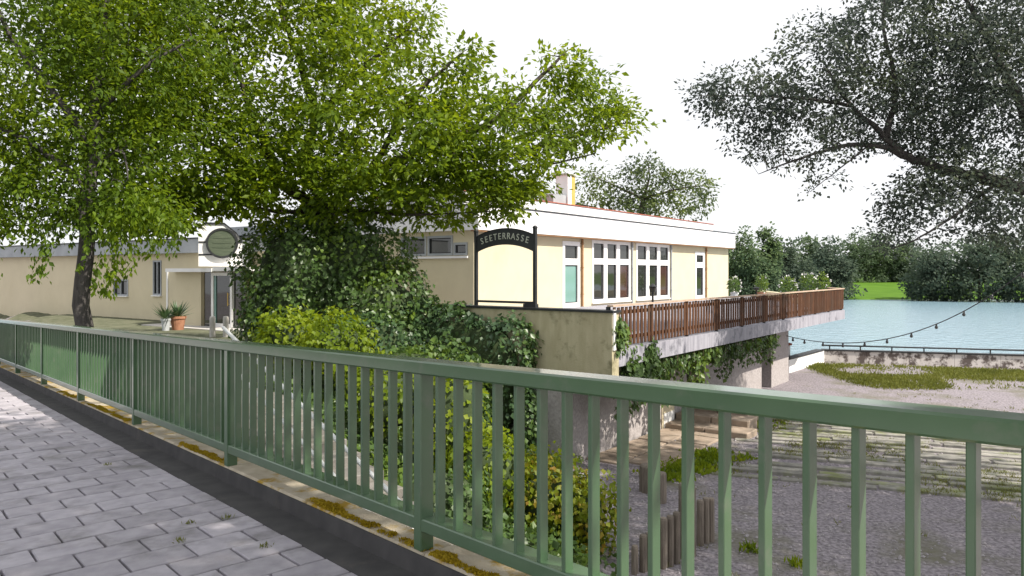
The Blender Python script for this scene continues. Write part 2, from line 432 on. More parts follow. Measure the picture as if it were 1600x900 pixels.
def tree(name, label, base, limbs, lobes, leaf, leafmat_, barkmat, n_cl, per_cl, cl_r=0.5, flat=0.5, aspect=0.5, droop=0.35, seed=1, group=None, twig_r=0.012, shell=0.55, cat='tree', extra=None):
    """limbs: list of (points, r0, r1); lobes: list of (centre, radii, weight); crown = leaf clusters hung on twigs that grow off the limbs"""
    rng = np.random.default_rng(seed)
    root = empty(name, base, label, cat, group)
    tb = MB()
    samples = []; srad = []
    for pts, r0, r1 in limbs:
        cp = catmull(pts, 5)
        n_ = len(cp)
        rr = [r0 + (r1 - r0) * (i / (n_ - 1)) ** 0.8 for i in range(n_)]
        for i in range(1, n_ - 1):
            cp[i] = cp[i] + Vector(rng.normal(0, rr[i] * 0.25, 3))
        tb.tube(cp, rr, 9 if r0 > 0.12 else 6)
        samples += [tuple(p) for p in cp]; srad += rr
    samples = np.array(samples); srad = np.array(srad)
    Cs = []
    wts = np.array([l[2] * (l[1][0] * l[1][1] * l[1][2]) ** (2 / 3) for l in lobes]); wts /= wts.sum()
    for (c, r, w_), wt in zip(lobes, wts):
        k = max(3, int(round(n_cl * wt)))
        d = unit(rng.normal(0, 1, (k, 3)))
        rad = shell + (1 - shell) * rng.random(k) ** 0.6
        rad *= 1 + rng.normal(0, 0.08, k)
        Cs.append(np.array(c) + d * rad[:, None] * np.array(r))
    Cs = np.concatenate(Cs)
    lob_c = np.array([l[0] for l in lobes]); 
    # twigs: each cluster grows off the nearest limb or an already grown twig
    near0 = np.array([np.linalg.norm(samples - c, axis=1).min() for c in Cs])
    order = np.argsort(near0)
    ns = len(samples)
    nodes = np.concatenate([samples, np.zeros((len(Cs), 3))]); nrad = np.concatenate([srad, np.zeros(len(Cs))]); pen = np.zeros(len(nodes)); cnt = ns
    tip_dirs = np.zeros((len(Cs), 3))
    for ci in order:
        c = Cs[ci]
        dist = np.linalg.norm(nodes[:cnt] - c, axis=1)
        j = int(np.argmin(dist + 0.4 * np.maximum(nodes[:cnt, 2] - c[2], 0) + pen[:cnt]))
        a = Vector(nodes[j]); cv = Vector(c); d = cv - a
        tip_dirs[ci] = tuple(d.normalized() if d.length > 1e-6 else Vector((0, 0, 1)))
        r0 = min(nrad[j] * 0.75, twig_r * 1.8)
        if d.length > 0.12:
            mid = a + d * 0.5 + Vector(rng.normal(0, 0.10, 3)) * d.length
            pts = [a, mid, cv]
            tb.tube(pts, [r0, r0 * 0.8, r0 * 0.6], 4, caps=False)
        pen[j] += 0.05
        nodes[cnt] = c; nrad[cnt] = r0 * 0.75; cnt += 1
    tip_dirs = np.array(tip_dirs)
    # leaves
    k = rng.poisson(per_cl, len(Cs)); k = np.maximum(k, 3)
    idx = np.repeat(np.arange(len(Cs)), k)
    n_ = len(idx)
    rr = cl_r * (0.65 + 0.7 * rng.random(len(Cs)))[idx]
    off = unit(rng.normal(0, 1, (n_, 3))) * (rng.random(n_) ** 0.45)[:, None] * rr[:, None]
    off[:, 2] *= flat
    off += tip_dirs[idx] * (rng.random(n_) - 0.35)[:, None] * rr[:, None] * 0.8
    P = Cs[idx] + off
    T = unit(off + rng.normal(0, 0.25, (n_, 3)) * rr[:, None]) * 0.8 + tip_dirs[idx] * 0.5 + rng.normal(0, 0.35, (n_, 3))
    T[:, 2] -= droop
    N = rng.normal(0, 0.55, (n_, 3)); N[:, 2] += 0.9
    Ls = leaf * (0.65 + 0.7 * rng.random(n_))
    if extra is not None:
        P2, T2, N2_, L2 = extra
        P = np.concatenate([P, P2]); T = np.concatenate([T, T2]); N = np.concatenate([N, N2_]); Ls = np.concatenate([Ls, L2])
        n_ = len(P)
    tb.build('trunk', barkmat, root, smooth=True)
    leaf_object('crown', P, T, N, Ls, Ls * aspect * (0.8 + 0.4 * rng.random(n_)), leafmat_, root)
    return root

def superell(rng, n, c, r, rot, power):
    """points and normals on a box-like rounded body"""
    d = unit(rng.normal(0, 1, (n, 3)))
    s = (np.abs(d) ** power).sum(1) ** (1 / power)
    p = d / s[:, None]
    nn = unit(np.sign(p) * np.abs(p) ** (power - 1) / np.array(r))
    p = p * np.array(r)
    cr, sr = math.cos(rot), math.sin(rot)
    R = np.array([[cr, -sr, 0], [sr, cr, 0], [0, 0, 1]])
    return p @ R.T + np.array(c), nn @ R.T

def mound(name, label, bodies, n, leaf, mat, seed, cat='shrub', group=None, aspect=0.85, depth=0.18, power=3.0, core=0.9, base=None, ground=None, stems=True, droop=0.9):
    """a leafy mass: bodies = [(centre, radii, rotation)]; leaves lie shingled over a lumpy hull with a dark core that paints the shade inside"""
    rng = np.random.default_rng(seed)
    root = empty(name, base if base is not None else (bodies[0][0][0], bodies[0][0][1], bodies[0][0][2] - bodies[0][1][2]), label, cat, group)
    Ps, Ns = [], []
    areas = np.array([b_[1][0] * b_[1][1] + b_[1][1] * b_[1][2] + b_[1][0] * b_[1][2] for b_ in bodies]); areas = areas / areas.sum()
    for (c, r, rot), a in zip(bodies, areas):
        p, nn = superell(rng, int(n * a), c, r, rot, power)
        ok = np.ones(len(p), bool)
        for (c2, r2, rot2) in bodies:
            if c2 is c: continue
            cr, sr = math.cos(-rot2), math.sin(-rot2)
            q = (p - np.array(c2)) @ np.array([[cr, -sr, 0], [sr, cr, 0], [0, 0, 1]]).T / np.array(r2)
            ok &= (np.abs(q) ** power).sum(1) > 0.72
        Ps.append(p[ok]); Ns.append(nn[ok])
    P = np.concatenate(Ps); N = np.concatenate(Ns)
    # lumps
    ph = rng.random(12) * 6.28; fr = rng.normal(0, 1, (12, 3)) * 2.6
    lump = np.sin(P @ fr.T + ph).sum(1) / 12 ** 0.5
    P = P + N * (lump * depth * 0.55)[:, None] + N * (rng.random(len(P)) ** 2 * depth - depth * 0.35)[:, None]
    if ground is not None:
        ok = P[:, 2] > np.array([ground(x, y) for x, y, z in P]) - 0.05
        P, N = P[ok], N[ok]
    k = len(P)
    Nn = N * 0.9 + rng.normal(0, 0.38, (k, 3)); Nn[:, 2] += 0.35
    T = rng.normal(0, 0.55, (k, 3)); T[:, 2] -= droop
    T = T + N * 0.35
    Ls = leaf * (0.6 + 0.75 * rng.random(k))
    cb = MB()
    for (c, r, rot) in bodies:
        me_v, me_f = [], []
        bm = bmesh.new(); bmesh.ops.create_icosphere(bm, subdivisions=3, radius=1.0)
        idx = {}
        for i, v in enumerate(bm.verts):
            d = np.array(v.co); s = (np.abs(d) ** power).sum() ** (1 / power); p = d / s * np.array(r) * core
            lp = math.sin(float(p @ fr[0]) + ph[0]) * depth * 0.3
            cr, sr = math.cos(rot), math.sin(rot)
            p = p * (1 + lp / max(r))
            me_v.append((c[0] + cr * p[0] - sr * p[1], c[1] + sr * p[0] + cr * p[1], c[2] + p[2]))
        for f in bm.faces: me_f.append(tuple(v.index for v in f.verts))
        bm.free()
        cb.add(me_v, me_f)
    cb.build('shade_core', M['shade_soil'], root, smooth=True)  # dark filler body, its colour stands for the shade between the leaves
    leaf_object('foliage', P, T, Nn, Ls, Ls * aspect, mat, root)
    return root

# ------------------------------------------------------------------ frames of the place
UA = math.atan2(0.7501, -0.6614)
U = Vector((math.cos(UA), math.sin(UA), 0))            # along the bridge, away from the camera to the left
Q = Vector((U.y, -U.x, 0))                               # across the bridge, towards the building
SL = -0.0346                                             # the bridge falls away to the left
QR = 2.44                                                # railing line
def BR(t_, q_, z_):
    v = U * t_ + Q * q_
    return Vector((v.x, v.y, z_ + SL * t_))
def tq(x, y):
    return x * U.x + y * U.y, x * Q.x + y * Q.y
BROT = math.atan2(U.y, U.x)

G = -2.6                                                 # lower ground
E2 = Vector((0.6, 0.8, 0)); G2 = Vector((-0.8, 0.6, 0)) # along the long facade / along the shaded wall
NCOR = Vector((1.98, 14.7, 0))                           # near corner of the terrace
ACOR = Vector((-1.42, 27.28, 0))                         # near corner of the building
FA = Frame(ACOR, E2, (0.8, -0.6))                        # long sunny facade
FS = Frame(ACOR, G2, (-0.6, -0.8))                       # shaded wall, s grows to the left
FT = Frame(NCOR, E2, (0.8, -0.6))                        # terrace edge
FN = Frame(NCOR, G2, (-0.6, -0.8))                       # terrace end wall facing the camera
TERR = 0.05

def sstep(a, b_, x):
    x = min(1, max(0, (x - a) / (b_ - a)))
    return x * x * (3 - 2 * x)
def ground_z(x, y):
    t_, q_ = tq(x, y)
    z = G + 0.38 * (1.35 - x)
    plateau = -0.5
    near = min(-0.5, SL * t_ - 0.22)
    plateau = near + (plateau - near) * sstep(3.2, 6.5, q_)
    z = max(G, min(plateau, z))
    if q_ < 2.75: z = min(z, SL * t_ - 0.45)
    # lake basin
    shore = 34.0 - 0.28 * (x - 14)
    lake = sstep(0, 2.0, y - shore - 0.6) * sstep(11.0, 14.0, x - 0.15 * (y - 34)) if y < 100 else sstep(-60, -40, x)
    if y > 100: lake = 1.0 if x > 0 else sstep(-40, 0, x)
    bank = sstep(124, 132, y - 0.02 * abs(x - 60))
    zz = z + (-6.0 - z) * lake
    far = -3.1 + 2.3 * sstep(128, 170, y) + 0.8 * sstep(170, 400, y)
    return zz + (far - zz) * bank

# ------------------------------------------------------------------ ground and water
def axis(segs):
    out = []
    for a, b_, n_ in segs:
        out += list(np.linspace(a, b_, n_, endpoint=False))
    return out + [segs[-1][1]]
xs = axis([(-700, -80, 12), (-80, -16, 20), (-16, 8, 60), (8, 40, 40), (40, 140, 30), (140, 900, 14)])
ys = axis([(-80, -6, 12), (-6, 24, 66), (24, 48, 44), (48, 120, 20), (120, 180, 30), (180, 1200, 16)])
gv = [(x, y, ground_z(x, y)) for y in ys for x in xs]
gf = []; gm = []
nx = len(xs)
for j in range(len(ys) - 1):
    for i in range(nx - 1):
        gf.append((j * nx + i, j * nx + i + 1, (j + 1) * nx + i + 1, (j + 1) * nx + i))
        cx, cy = (xs[i] + xs[i + 1]) / 2, (ys[j] + ys[j + 1]) / 2
        zc = ground_z(cx, cy)
        if cy > 118: gm.append(1)
        elif cx < 1.2 and zc > G + 0.12 and zc < -0.56 and cy < 20: gm.append(2)
        elif zc >= -0.56 and cy < 60: gm.append(3)
        else: gm.append(0)
me = bpy.data.meshes.new('ground')
me.from_pydata(gv, [], gf)
for k in ('gravel', 'grass', 'shade_soil', 'plaza'): me.materials.append(M[k])
me.polygons.foreach_set("material_index", gm)
me.polygons.foreach_set("use_smooth", [True] * len(gf))
o = link_mesh('ground', me); tag(o, kind='structure')

mb = MB(); mb.add([(-100, 30, -3.3), (800, 30, -3.3), (800, 200, -3.3), (-100, 200, -3.3)], [(0, 1, 2, 3)])
lake = mb.build('lake_water', M['water']); tag(lake, kind='structure')

# ------------------------------------------------------------------ bridge deck, pavers, kerb
T0, T1 = -7.0, 27.0
deck = MB()
deck.hexa([BR(T0, -4.2, -0.55), BR(T1, -4.2, -0.55), BR(T1, 2.40, -0.55), BR(T0, 2.40, -0.55), BR(T0, -4.2, -0.035), BR(T1, -4.2, -0.035), BR(T1, 2.40, -0.035), BR(T0, 2.40, -0.035)])
deck = deck.build('bridge_pavement', M['joint']); tag(deck, kind='structure')
gut = MB()
gut.hexa([BR(T0, 2.135, -0.05), BR(T1, 2.135, -0.05), BR(T1, 2.398, -0.05), BR(T0, 2.398, -0.05), BR(T0, 2.135, 0.006), BR(T1, 2.135, 0.006), BR(T1, 2.398, 0.006), BR(T0, 2.398, 0.006)])
gut = gut.build('gutter_strip', M['asphalt']); tag(gut, kind='structure')
KH = 0.13
# kerb: separate kerb stones
kerb = empty('kerb', BR(0, 2.5, 0), kind='structure')
nk = 0
tt = T0
while tt < T1:
    ln = 1.5
    k_ = MB()
    j0 = random.uniform(-0.004, 0.004); j1 = random.uniform(-0.004, 0.004)
    a0, a1 = tt + 0.004, tt + ln - 0.004
    k_.hexa([BR(a0, 2.402, -0.5), BR(a1, 2.402, -0.5), BR(a1, 2.63, -0.5), BR(a0, 2.63, -0.5), BR(a0, 2.402, KH + j0), BR(a1, 2.402, KH + j1), BR(a1, 2.63, KH + j1), BR(a0, 2.63, KH + j0)])
    ko = k_.build('kerb_stone', M['kerb'], kerb, bevel=0.014)
    tt += ln
    nk += 1
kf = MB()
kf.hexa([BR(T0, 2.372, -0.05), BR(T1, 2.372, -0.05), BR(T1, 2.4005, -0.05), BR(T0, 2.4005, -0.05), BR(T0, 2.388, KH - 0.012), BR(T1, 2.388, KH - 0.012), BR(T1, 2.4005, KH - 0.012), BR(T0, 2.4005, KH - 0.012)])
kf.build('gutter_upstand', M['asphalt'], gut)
# pavers
PL, PW, PJ = 0.385, 0.31, 0.015
pav_me = []
for k in range(4):
    me = bevel_mesh('paver', PW - PJ, PL - PJ, 0.05, 0.006, M['paver'])
    rr = random.Random(k)
    for v in me.vertices:
        v.co.x += rr.uniform(-0.0015, 0.0015); v.co.y += rr.uniform(-0.0015, 0.0015)
    pav_me.append(me)
slope_a = math.atan(SL)
row = 0
cells = []
tt = T0 + PW / 2
while tt < T1:
    off = (row % 2) * PL * 0.5
    qq = 2.165 - off - PL / 2 + PL * 0.5
    while qq > -4.1:
        if qq + PL / 2 <= 2.172: cells.append((tt, qq, PL))
        elif qq - PL / 2 < 2.10: 
            w_ = 2.165 - (qq - PL / 2)
            if w_ > 0.06: cells.append((tt, qq - PL / 2 + w_ / 2, w_))
        qq -= PL
    tt += PW; row += 1
def in_view(t_, q_):
    p = BR(t_, q_, 0)
    if p.y < 0.5: return 1e9
    px, py = 800 + FPX * p.x / p.y, HOR + FPX * (EYE - p.z) / p.y
    if px < -60 or px > 1660 or py > 960: return 1e8 + p.length
    return p.length
cells.sort(key=lambda c: in_view(c[0], c[1]))
far_v = MB()
for i, (tc_, qc_, w_) in enumerate(cells):
    dz = random.uniform(-0.003, 0.003)
    if i < 300 and in_view(tc_, qc_) < 1e8:
        me = random.choice(pav_me)
        o = link_mesh('paver', me, None, deck)
        o.location = BR(tc_, qc_, -0.0245 + dz)
        o.rotation_euler = (random.gauss(0, 0.004), -slope_a + random.gauss(0, 0.004), BROT + random.gauss(0, 0.006))
        if abs(w_ - PL) > 1e-6: o.scale = (1, (w_ - PJ) / (PL - PJ), 1)
    else:
        a0, a1, b0, b1 = tc_ - PW / 2 + PJ / 2, tc_ + PW / 2 - PJ / 2, qc_ - w_ / 2 + PJ / 2, qc_ + w_ / 2 - PJ / 2
        far_v.hexa([BR(a0, b0, -0.04), BR(a1, b0, -0.04), BR(a1, b1, -0.04), BR(a0, b1, -0.04), BR(a0, b0, dz), BR(a1, b0, dz), BR(a1, b1, dz), BR(a0, b1, dz)])
o = far_v.build('distant_pavers', M['paver'], deck); o["kind"] = "stuff"

# moss along the kerb edge: low cushions
rng = np.random.default_rng(5)
P = []
for c_ in range(260):
    t_ = rng.uniform(0.5, 14); 
    if math.sin(t_ * 1.9) + 0.6 * math.sin(t_ * 4.3 + 1) < -0.25: continue
    q0 = 2.42 + abs(rng.normal(0, 0.035)); r_ = rng.uniform(0.02, 0.07)
    for k in range(110):
        a = rng.uniform(0, 6.28); d = r_ * math.sqrt(rng.random())
        q_ = q0 + d * math.sin(a) * 0.6
        if 2.412 < q_ < 2.62: P.append(BR(t_ + d * math.cos(a) * 1.6, q_, KH + 0.002 + 0.008 * (1 - d / r_)))
P = np.array([tuple(p) for p in P]); n_ = len(P)
T = rng.normal(0, 0.8, (n_, 3)); T[:, 2] = np.abs(T[:, 2])
o = leaf_object('moss', P, T, rng.normal(0, 1, (n_, 3)), 0.012 + 0.008 * rng.random(n_), 0.010 + 0.006 * rng.random(n_), M['moss'])
tag(o, 'yellow ochre moss cushions along the kerb edge', 'moss', kind='stuff')

# ------------------------------------------------------------------ green bridge railing
rail = empty('bridge_railing', BR(3.56, QR, KH), 'long green painted metal railing with flat bars along the bridge kerb', 'railing')
RT = 1.10
def rail_bar(name, z0, z1, q0, q1, b_):
    k_ = MB()
    k_.hexa([BR(T0, q0, KH + z0), BR(T1, q0, KH + z0), BR(T1, q1, KH + z0), BR(T0, q1, KH + z0), BR(T0, q0, KH + z1), BR(T1, q0, KH + z1), BR(T1, q1, KH + z1), BR(T0, q1, KH + z1)])
    return k_.build(name, M['green'], rail, bevel=b_)
rail_bar('top_rail', RT - 0.078, RT, QR - 0.045, QR + 0.105, 0.009)
rail_bar('bottom_rail', 0.115, 0.190, QR - 0.03, QR + 0.105, 0.006)
post_me = bevel_mesh('post', 0.075, 0.092, RT - 0.05, 0.005, M['green'])
bal_me = bevel_mesh('baluster', 0.027, 0.055, RT - 0.078 - 0.19 + 0.03, 0.0035, M['green'])
foot_me = bevel_mesh('foot_plate', 0.15, 0.14, 0.012, 0.003, M['green'])
rl = rail.location
t_post = 3.56 - 9.0
while t_post < T1 - 0.2:
    o = link_mesh('post', post_me, None, rail); o.location = BR(t_post, QR + 0.012, KH + (RT - 0.05) / 2) - rl; o.rotation_euler = (0, 0, BROT)
    for k in range(1, 18):
        tb_ = t_post + k * 3.0 / 18
        if tb_ > T1: break
        o = link_mesh('baluster', bal_me, None, rail)
        o.location = BR(tb_, QR + 0.012, KH + 0.19 + (RT - 0.078 - 0.19) / 2) - rl
        o.rotation_euler = (0, 0, BROT + random.gauss(0, 0.008))
    t_post += 3.0

# ------------------------------------------------------------------ restaurant building
bld = empty('restaurant_building', FA.p(9, -5, -0.5), 'long low cream restaurant building with white flat roof edge beside the lake', 'building')
WALLTOP, FASC, PAR = 3.17, 4.08, 4.62
FLEN = FA.s_at(1138)

def wall_open(F, s0, s1, z0, z1, openings, name, mat, parent, thick=0.3):
    """wall plate with real rectangular openings (s0, s1, z0, z1)"""
    mb_ = MB()
    ss = sorted(set([s0, s1] + [v for o_ in openings for v in o_[:2]]))
    zs = sorted(set([z0, z1] + [v for o_ in openings for v in o_[2:4]]))
    for i in range(len(ss) - 1):
        # merge vertical runs
        run = None
        for j in range(len(zs) - 1):
            cs, cz = (ss[i] + ss[i + 1]) / 2, (zs[j] + zs[j + 1]) / 2
            hole = any(o_[0] < cs < o_[1] and o_[2] < cz < o_[3] for o_ in openings)
            if not hole:
                if run is None: run = [zs[j], zs[j + 1]]
                else: run[1] = zs[j + 1]
            if hole and run is not None:
                F.box(mb_, ss[i], ss[i + 1], -thick, 0, run[0], run[1]); run = None
        if run is not None: F.box(mb_, ss[i], ss[i + 1], -thick, 0, run[0], run[1])
    return mb_.build(name, mat, parent)

def window(F, s0, s1, z0, z1, cols, rows_, parent, glass, fr=0.07, name='window', proud=0.03, frame_mat=None, back=0.16, sill=True):
    """frame with bars set into an opening, one pane object for each light"""
    fm = MB()
    F.box(fm, s0 - 0.03, s1 + 0.03, -0.10, proud, z1 - fr, z1 + 0.03)
    F.box(fm, s0 - 0.03, s1 + 0.03, -0.10, proud, z0 - 0.03, z0 + fr)
    F.box(fm, s0 - 0.03, s0 + fr, -0.098, proud - 0.003, z0 + fr, z1 - fr)
    F.box(fm, s1 - fr, s1 + 0.03, -0.098, proud - 0.003, z0 + fr, z1 - fr)
    ss = cols; zs = rows_
    inner_s = [s0 + fr] + [v for c_ in ss for v in (c_[0], c_[1])] + [s1 - fr]
    inner_z = [z0 + fr] + [v for c_ in zs for v in (c_[0], c_[1])] + [z1 - fr]
    for (a, b_) in ss: F.box(fm, a, b_, -0.094, proud - 0.006, z0 + fr, z1 - fr)
    for (a, b_) in zs:
        for k in range(0, len(inner_s), 2): F.box(fm, inner_s[k], inner_s[k + 1], -0.09, proud - 0.009, a, b_)
    w_ = fm.build(name, frame_mat or M['white'], parent)
    for i in range(0, len(inner_s), 2):
        for j in range(0, len(inner_z), 2):
            p_ = MB(); F.box(p_, inner_s[i], inner_s[i + 1], -0.07, -0.055, inner_z[j], inner_z[j + 1])
            g_ = glass(i // 2, j // 2) if callable(glass) else glass
            p_.build('pane', g_, w_)
            d_ = MB(); 
            x0, x1, y0, y1 = inner_s[i], inner_s[i + 1], inner_z[j], inner_z[j + 1]; e_ = 0.035
            F.box(d_, x0, x1, -0.055, -0.03, y1 - e_, y1); F.box(d_, x0, x1, -0.055, -0.03, y0, y0 + e_)
            F.box(d_, x0, x0 + e_, -0.054, -0.031, y0 + e_, y1 - e_); F.box(d_, x1 - e_, x1, -0.054, -0.031, y0 + e_, y1 - e_)
            d_.build('sash', M['darkmetal'], w_)
    if sill:
        sb = MB(); F.box(sb, s0 - 0.06, s1 + 0.06, -0.02, 0.10, z0 - 0.075, z0 - 0.033); sb.build('sill', M['white'], w_)
    return w_

sA = lambda px: FA.s_at(px)
openA = []
d1 = (sA(879), sA(905), TERR, 2.95); openA.append(d1)
w1 = (sA(925), sA(984), 0.22, 3.08); openA.append(w1)
w2 = (sA(994), sA(1045), 0.22, 3.08); openA.append(w2)
d2 = (sA(1086), sA(1100), TERR, 2.80); openA.append(d2)
wall_open(FA, 0, FLEN, G, WALLTOP, openA, 'wall', M['plaster2'], bld)
# door near the sign
zb = FA.z_at(893, 404); zt = FA.z_at(893, 414)
window(FA, d1[0], d1[1], d1[2], d1[3], [], [(TERR + 0.16, TERR + 0.2), (zt, zb)], bld, lambda i, j: M['glass_teal'] if j == 1 else (M['glass'] if j == 2 else M['white']), fr=0.16, name='door', sill=False)
def tri(w_, name='window'):
    s0, s1, z0, z1 = w_; n_ = 3; fr = 0.12
    step = (s1 - s0) / 3
    bars = [(s0 + step * k - 0.17, s0 + step * k + 0.17) for k in (1, 2)]
    return window(FA, s0, s1, z0, z1, bars, [(1.98, 2.26)], bld, lambda i, j: M['glass_red'] if (i == 2 and j == 0) else M['glass'], fr=fr, name=name)
tri(w1); tri(w2)
window(FA, d2[0], d2[1], d2[2], d2[3], [], [(1.88, 2.2)], bld, M['glass'], fr=0.17, name='door', sill=False)
# pipes / lesenes that divide the bays
for px in (908, 986, 1047, 1102):
    p_ = MB(); s_ = sA(px)
    p_.tube([FA.p(s_, 0.075, 0.06), FA.p(s_, 0.075, WALLTOP - 0.03)], 0.05, 8)
    for z_ in (0.6, 1.8, 2.9): FA.box(p_, s_ - 0.065, s_ + 0.065, 0, 0.13, z_, z_ + 0.04)
    p_.build('downpipe', M['rust'] if px in (908, 1102) else M['grey_fascia'], bld)
# other walls
SLEN = 17.5
opS = [(0.32, 0.95, 2.28, 2.70), (1.05, 2.30, 2.28, 2.98), (2.42, 3.75, 2.28, 2.98)]
wall_open(FS, 0.302, SLEN, -1.9, WALLTOP, opS, 'wall', M['plaster'], bld)
for o_ in opS:
    window(FS, o_[0], o_[1], o_[2], o_[3], [], [], bld, M['glass'], fr=0.055, frame_mat=M['grey_fascia'], sill=False)
sb = MB(); FS.box(sb, 0.25, 3.9, 0.002, 0.09, 2.14, 2.22); sb.build('sill', M['fascia'], bld)
wb = MB()
FA.box(wb, FLEN - 0.3, FLEN, -9.0, -0.302, G, WALLTOP)
FA.box(wb, 0, FLEN, -9.3, -9.002, -0.5, WALLTOP)
wb.build('wall', M['plaster2'], bld)
# roof: fascia slab, set-back parapet, thin cover strips
OV = 0.42
rb = MB()
FA.box(rb, -0.25, FLEN + 0.1, -9.6, OV, WALLTOP + 0.002, FASC)
roof = rb.build('roof_fascia', M['fascia'], bld)
rs = MB()
FS.box(rs, 0.43, SLEN, -0.6, 0.22, WALLTOP + 0.004, FASC - 0.25)
rs.build('roof_fascia', M['grey_fascia'], bld)
cs_ = MB(); FA.box(cs_, -0.28, FLEN + 0.13, -9.62, OV + 0.03, FASC + 0.002, FASC + 0.055); cs_.build('cover_strip', M['darkmetal'], bld)
cs_ = MB(); FA.box(cs_, -0.2, FLEN + 0.05, 0.02, OV - 0.03, WALLTOP - 0.05, WALLTOP - 0.001); cs_.build('gutter_edge', M['rust'], bld)
up = MB(); FA.box(up, 0.1, FLEN - 1.2, -8.6, -0.55, FASC + 0.056, PAR + 0.05); up.build('roof_parapet', M['fascia'], bld)
cs_ = MB(); FA.box(cs_, 0.06, FLEN - 1.16, -8.64, -0.51, PAR + 0.052, PAR + 0.09); cs_.build('cover_strip', M['tile'], bld)
# panel joints on the fascia
for k in range(1, 9):
    jb = MB(); s_ = FLEN * k / 9
    FA.box(jb, s_ - 0.012, s_ + 0.012, OV + 0.0005, OV + 0.004, WALLTOP + 0.03, FASC - 0.03)
    jb.build('panel_joint', M['grey_fascia'], roof)
# chimney on the roof
FC = Frame(W(884, 300, 34.5), E2, (0.8, -0.6))
ch = MB(); FC.box(ch, -0.32, 0.0, -0.35, 0.32, PAR + 0.09, 6.12); cho = ch.build('chimney', M['white'], bld)
ch = MB(); FC.box(ch, 0.002, 0.34, -0.35, 0.30, PAR + 0.09, 6.10); ch.build('chimney_flank', M['ochre'], cho)
ch = MB(); FC.box(ch, -0.38, 0.40, -0.41, 0.38, 6.125, 6.20); ch.build('chimney_cap', M['concrete'], cho)
vt = MB(); FC.box(vt, -1.5, -0.45, -0.5, 0.3, PAR + 0.09, 5.15); vt.build('roof_vent', M['grey_fascia'], bld)

# ------------------------------------------------------------------ left entrance wing
FW = Frame((-11.9, 30.0), (-0.83, 0.558), (-0.558, -0.83))
WF = -0.47
sW = lambda px, d=0.0: FW.s_at(px, d)
wing = empty('entrance_wing', FW.p(4, -2, -0.5), 'yellow entrance wing with white canopy and glass door behind the ivy', 'building')
sL = sW(-60); sR = sW(470)
wins = [(sW(200), sW(178), 0.55, 1.25), (sW(252), sW(240), 0.62, 2.1)]
wall_open(FW, sR, sL, -1.6, 2.42, wins, 'wall', M['plaster'], wing)
for o_ in wins:
    mid = (o_[0] + o_[1]) / 2
    window(FW, o_[0], o_[1], o_[2], o_[3], [(mid - 0.03, mid + 0.03)], [], wing, M['glass'], fr=0.04, sill=True, frame_mat=M['grey_fascia'])
rb = MB(); FW.box(rb, sR, sL, -6.0, 0.30, 2.422, 3.0); rb.build('roof_fascia', M['grey_fascia'], wing)
rb = MB(); FW.box(rb, sR, sL, -6.1, 0.34, 3.002, 3.05); rb.build('cover_strip', M['darkmetal'], wing)
# vestibule: wall, glass front, canopy, sign block
VD = 1.3
v0, v1 = sW(384, VD), sW(263, VD)
vb = MB(); FW.box(vb, sW(314, VD), v1, 0.002, VD, WF - 0.6, 1.62); vb.build('vestibule_wall', M['plaster2'], wing)
vb = MB(); FW.box(vb, v1 + 0.002, v1 + 0.10, VD - 0.1, VD + 0.03, WF - 0.3, 1.62); vb.build('corner_post', M['white'], wing)
fr = MB()
s1_, s2_, s3_, s4_ = sW(380, VD), sW(361, VD), sW(331, VD), sW(316, VD)
gl = MB(); FW.box(gl, s1_, s2_ - 0.05, VD - 0.12, VD - 0.09, WF, 1.60); gl.build('pane', M['glass'], wing)
gl = MB(); FW.box(gl, s3_ + 0.05, s4_, VD - 0.12, VD - 0.09, WF, 1.60); gl.build('pane', M['glass'], wing)
dm = MB()
FW.box(dm, s2_ - 0.05, s2_ + 0.07, VD - 0.13, VD, WF, 1.60); FW.box(dm, s3_ - 0.07, s3_ + 0.05, VD - 0.13, VD, WF, 1.60)
FW.box(dm, s2_ + 0.07, s3_ - 0.07, VD - 0.13, VD - 0.003, 1.48, 1.60); FW.box(dm, s2_ + 0.07, s3_ - 0.07, VD - 0.13, VD - 0.003, WF, WF + 0.14)
door = dm.build('door', M['white'], wing)
gl = MB(); FW.box(gl, s2_ + 0.07, s3_ - 0.07, VD - 0.10, VD - 0.08, WF + 0.14, 1.48); gl.build('pane', M['glass'], door)
gl = MB(); FW.box(gl, s3_ - 0.18, s3_ - 0.07, VD - 0.078, VD - 0.05, WF + 0.14, 1.48); gl.build('sash', M['glass_teal'], door)
hb = MB(); hb.tube([FW.p(s2_ + 0.13, VD + 0.05, 0.35), FW.p(s2_ + 0.13, VD + 0.05, 0.85)], 0.02, 6)
FW.box(hb, s2_ + 0.12, s2_ + 0.14, VD - 0.08, VD + 0.05, 0.40, 0.42); FW.box(hb, s2_ + 0.12, s2_ + 0.14, VD - 0.08, VD + 0.05, 0.78, 0.80)
hb.build('handle', M['ochre'], door)
cb = MB(); FW.box(cb, sW(384, 1.7), sW(331, 1.7), 0.0, 1.68, 1.66, 1.80); FW.box(cb, sW(331, 1.7) + 0.002, sW(259, 1.7), 0.0, 1.72, 1.622, 1.76); cb.build('canopy', M['white'], wing)
st = MB(); FW.box(st, v0 - 0.2, v1 + 0.4, -0.1, VD + 0.9, -1.2, WF - 0.002); st.build('door_step', M['concrete'], wing)
FG = Frame(FW.p(sW(345, 1.0), 0.0, 0), (-0.95, -0.312), (0.312, -0.95))
sG = lambda px, d=0.0: FG.s_at(px, d)
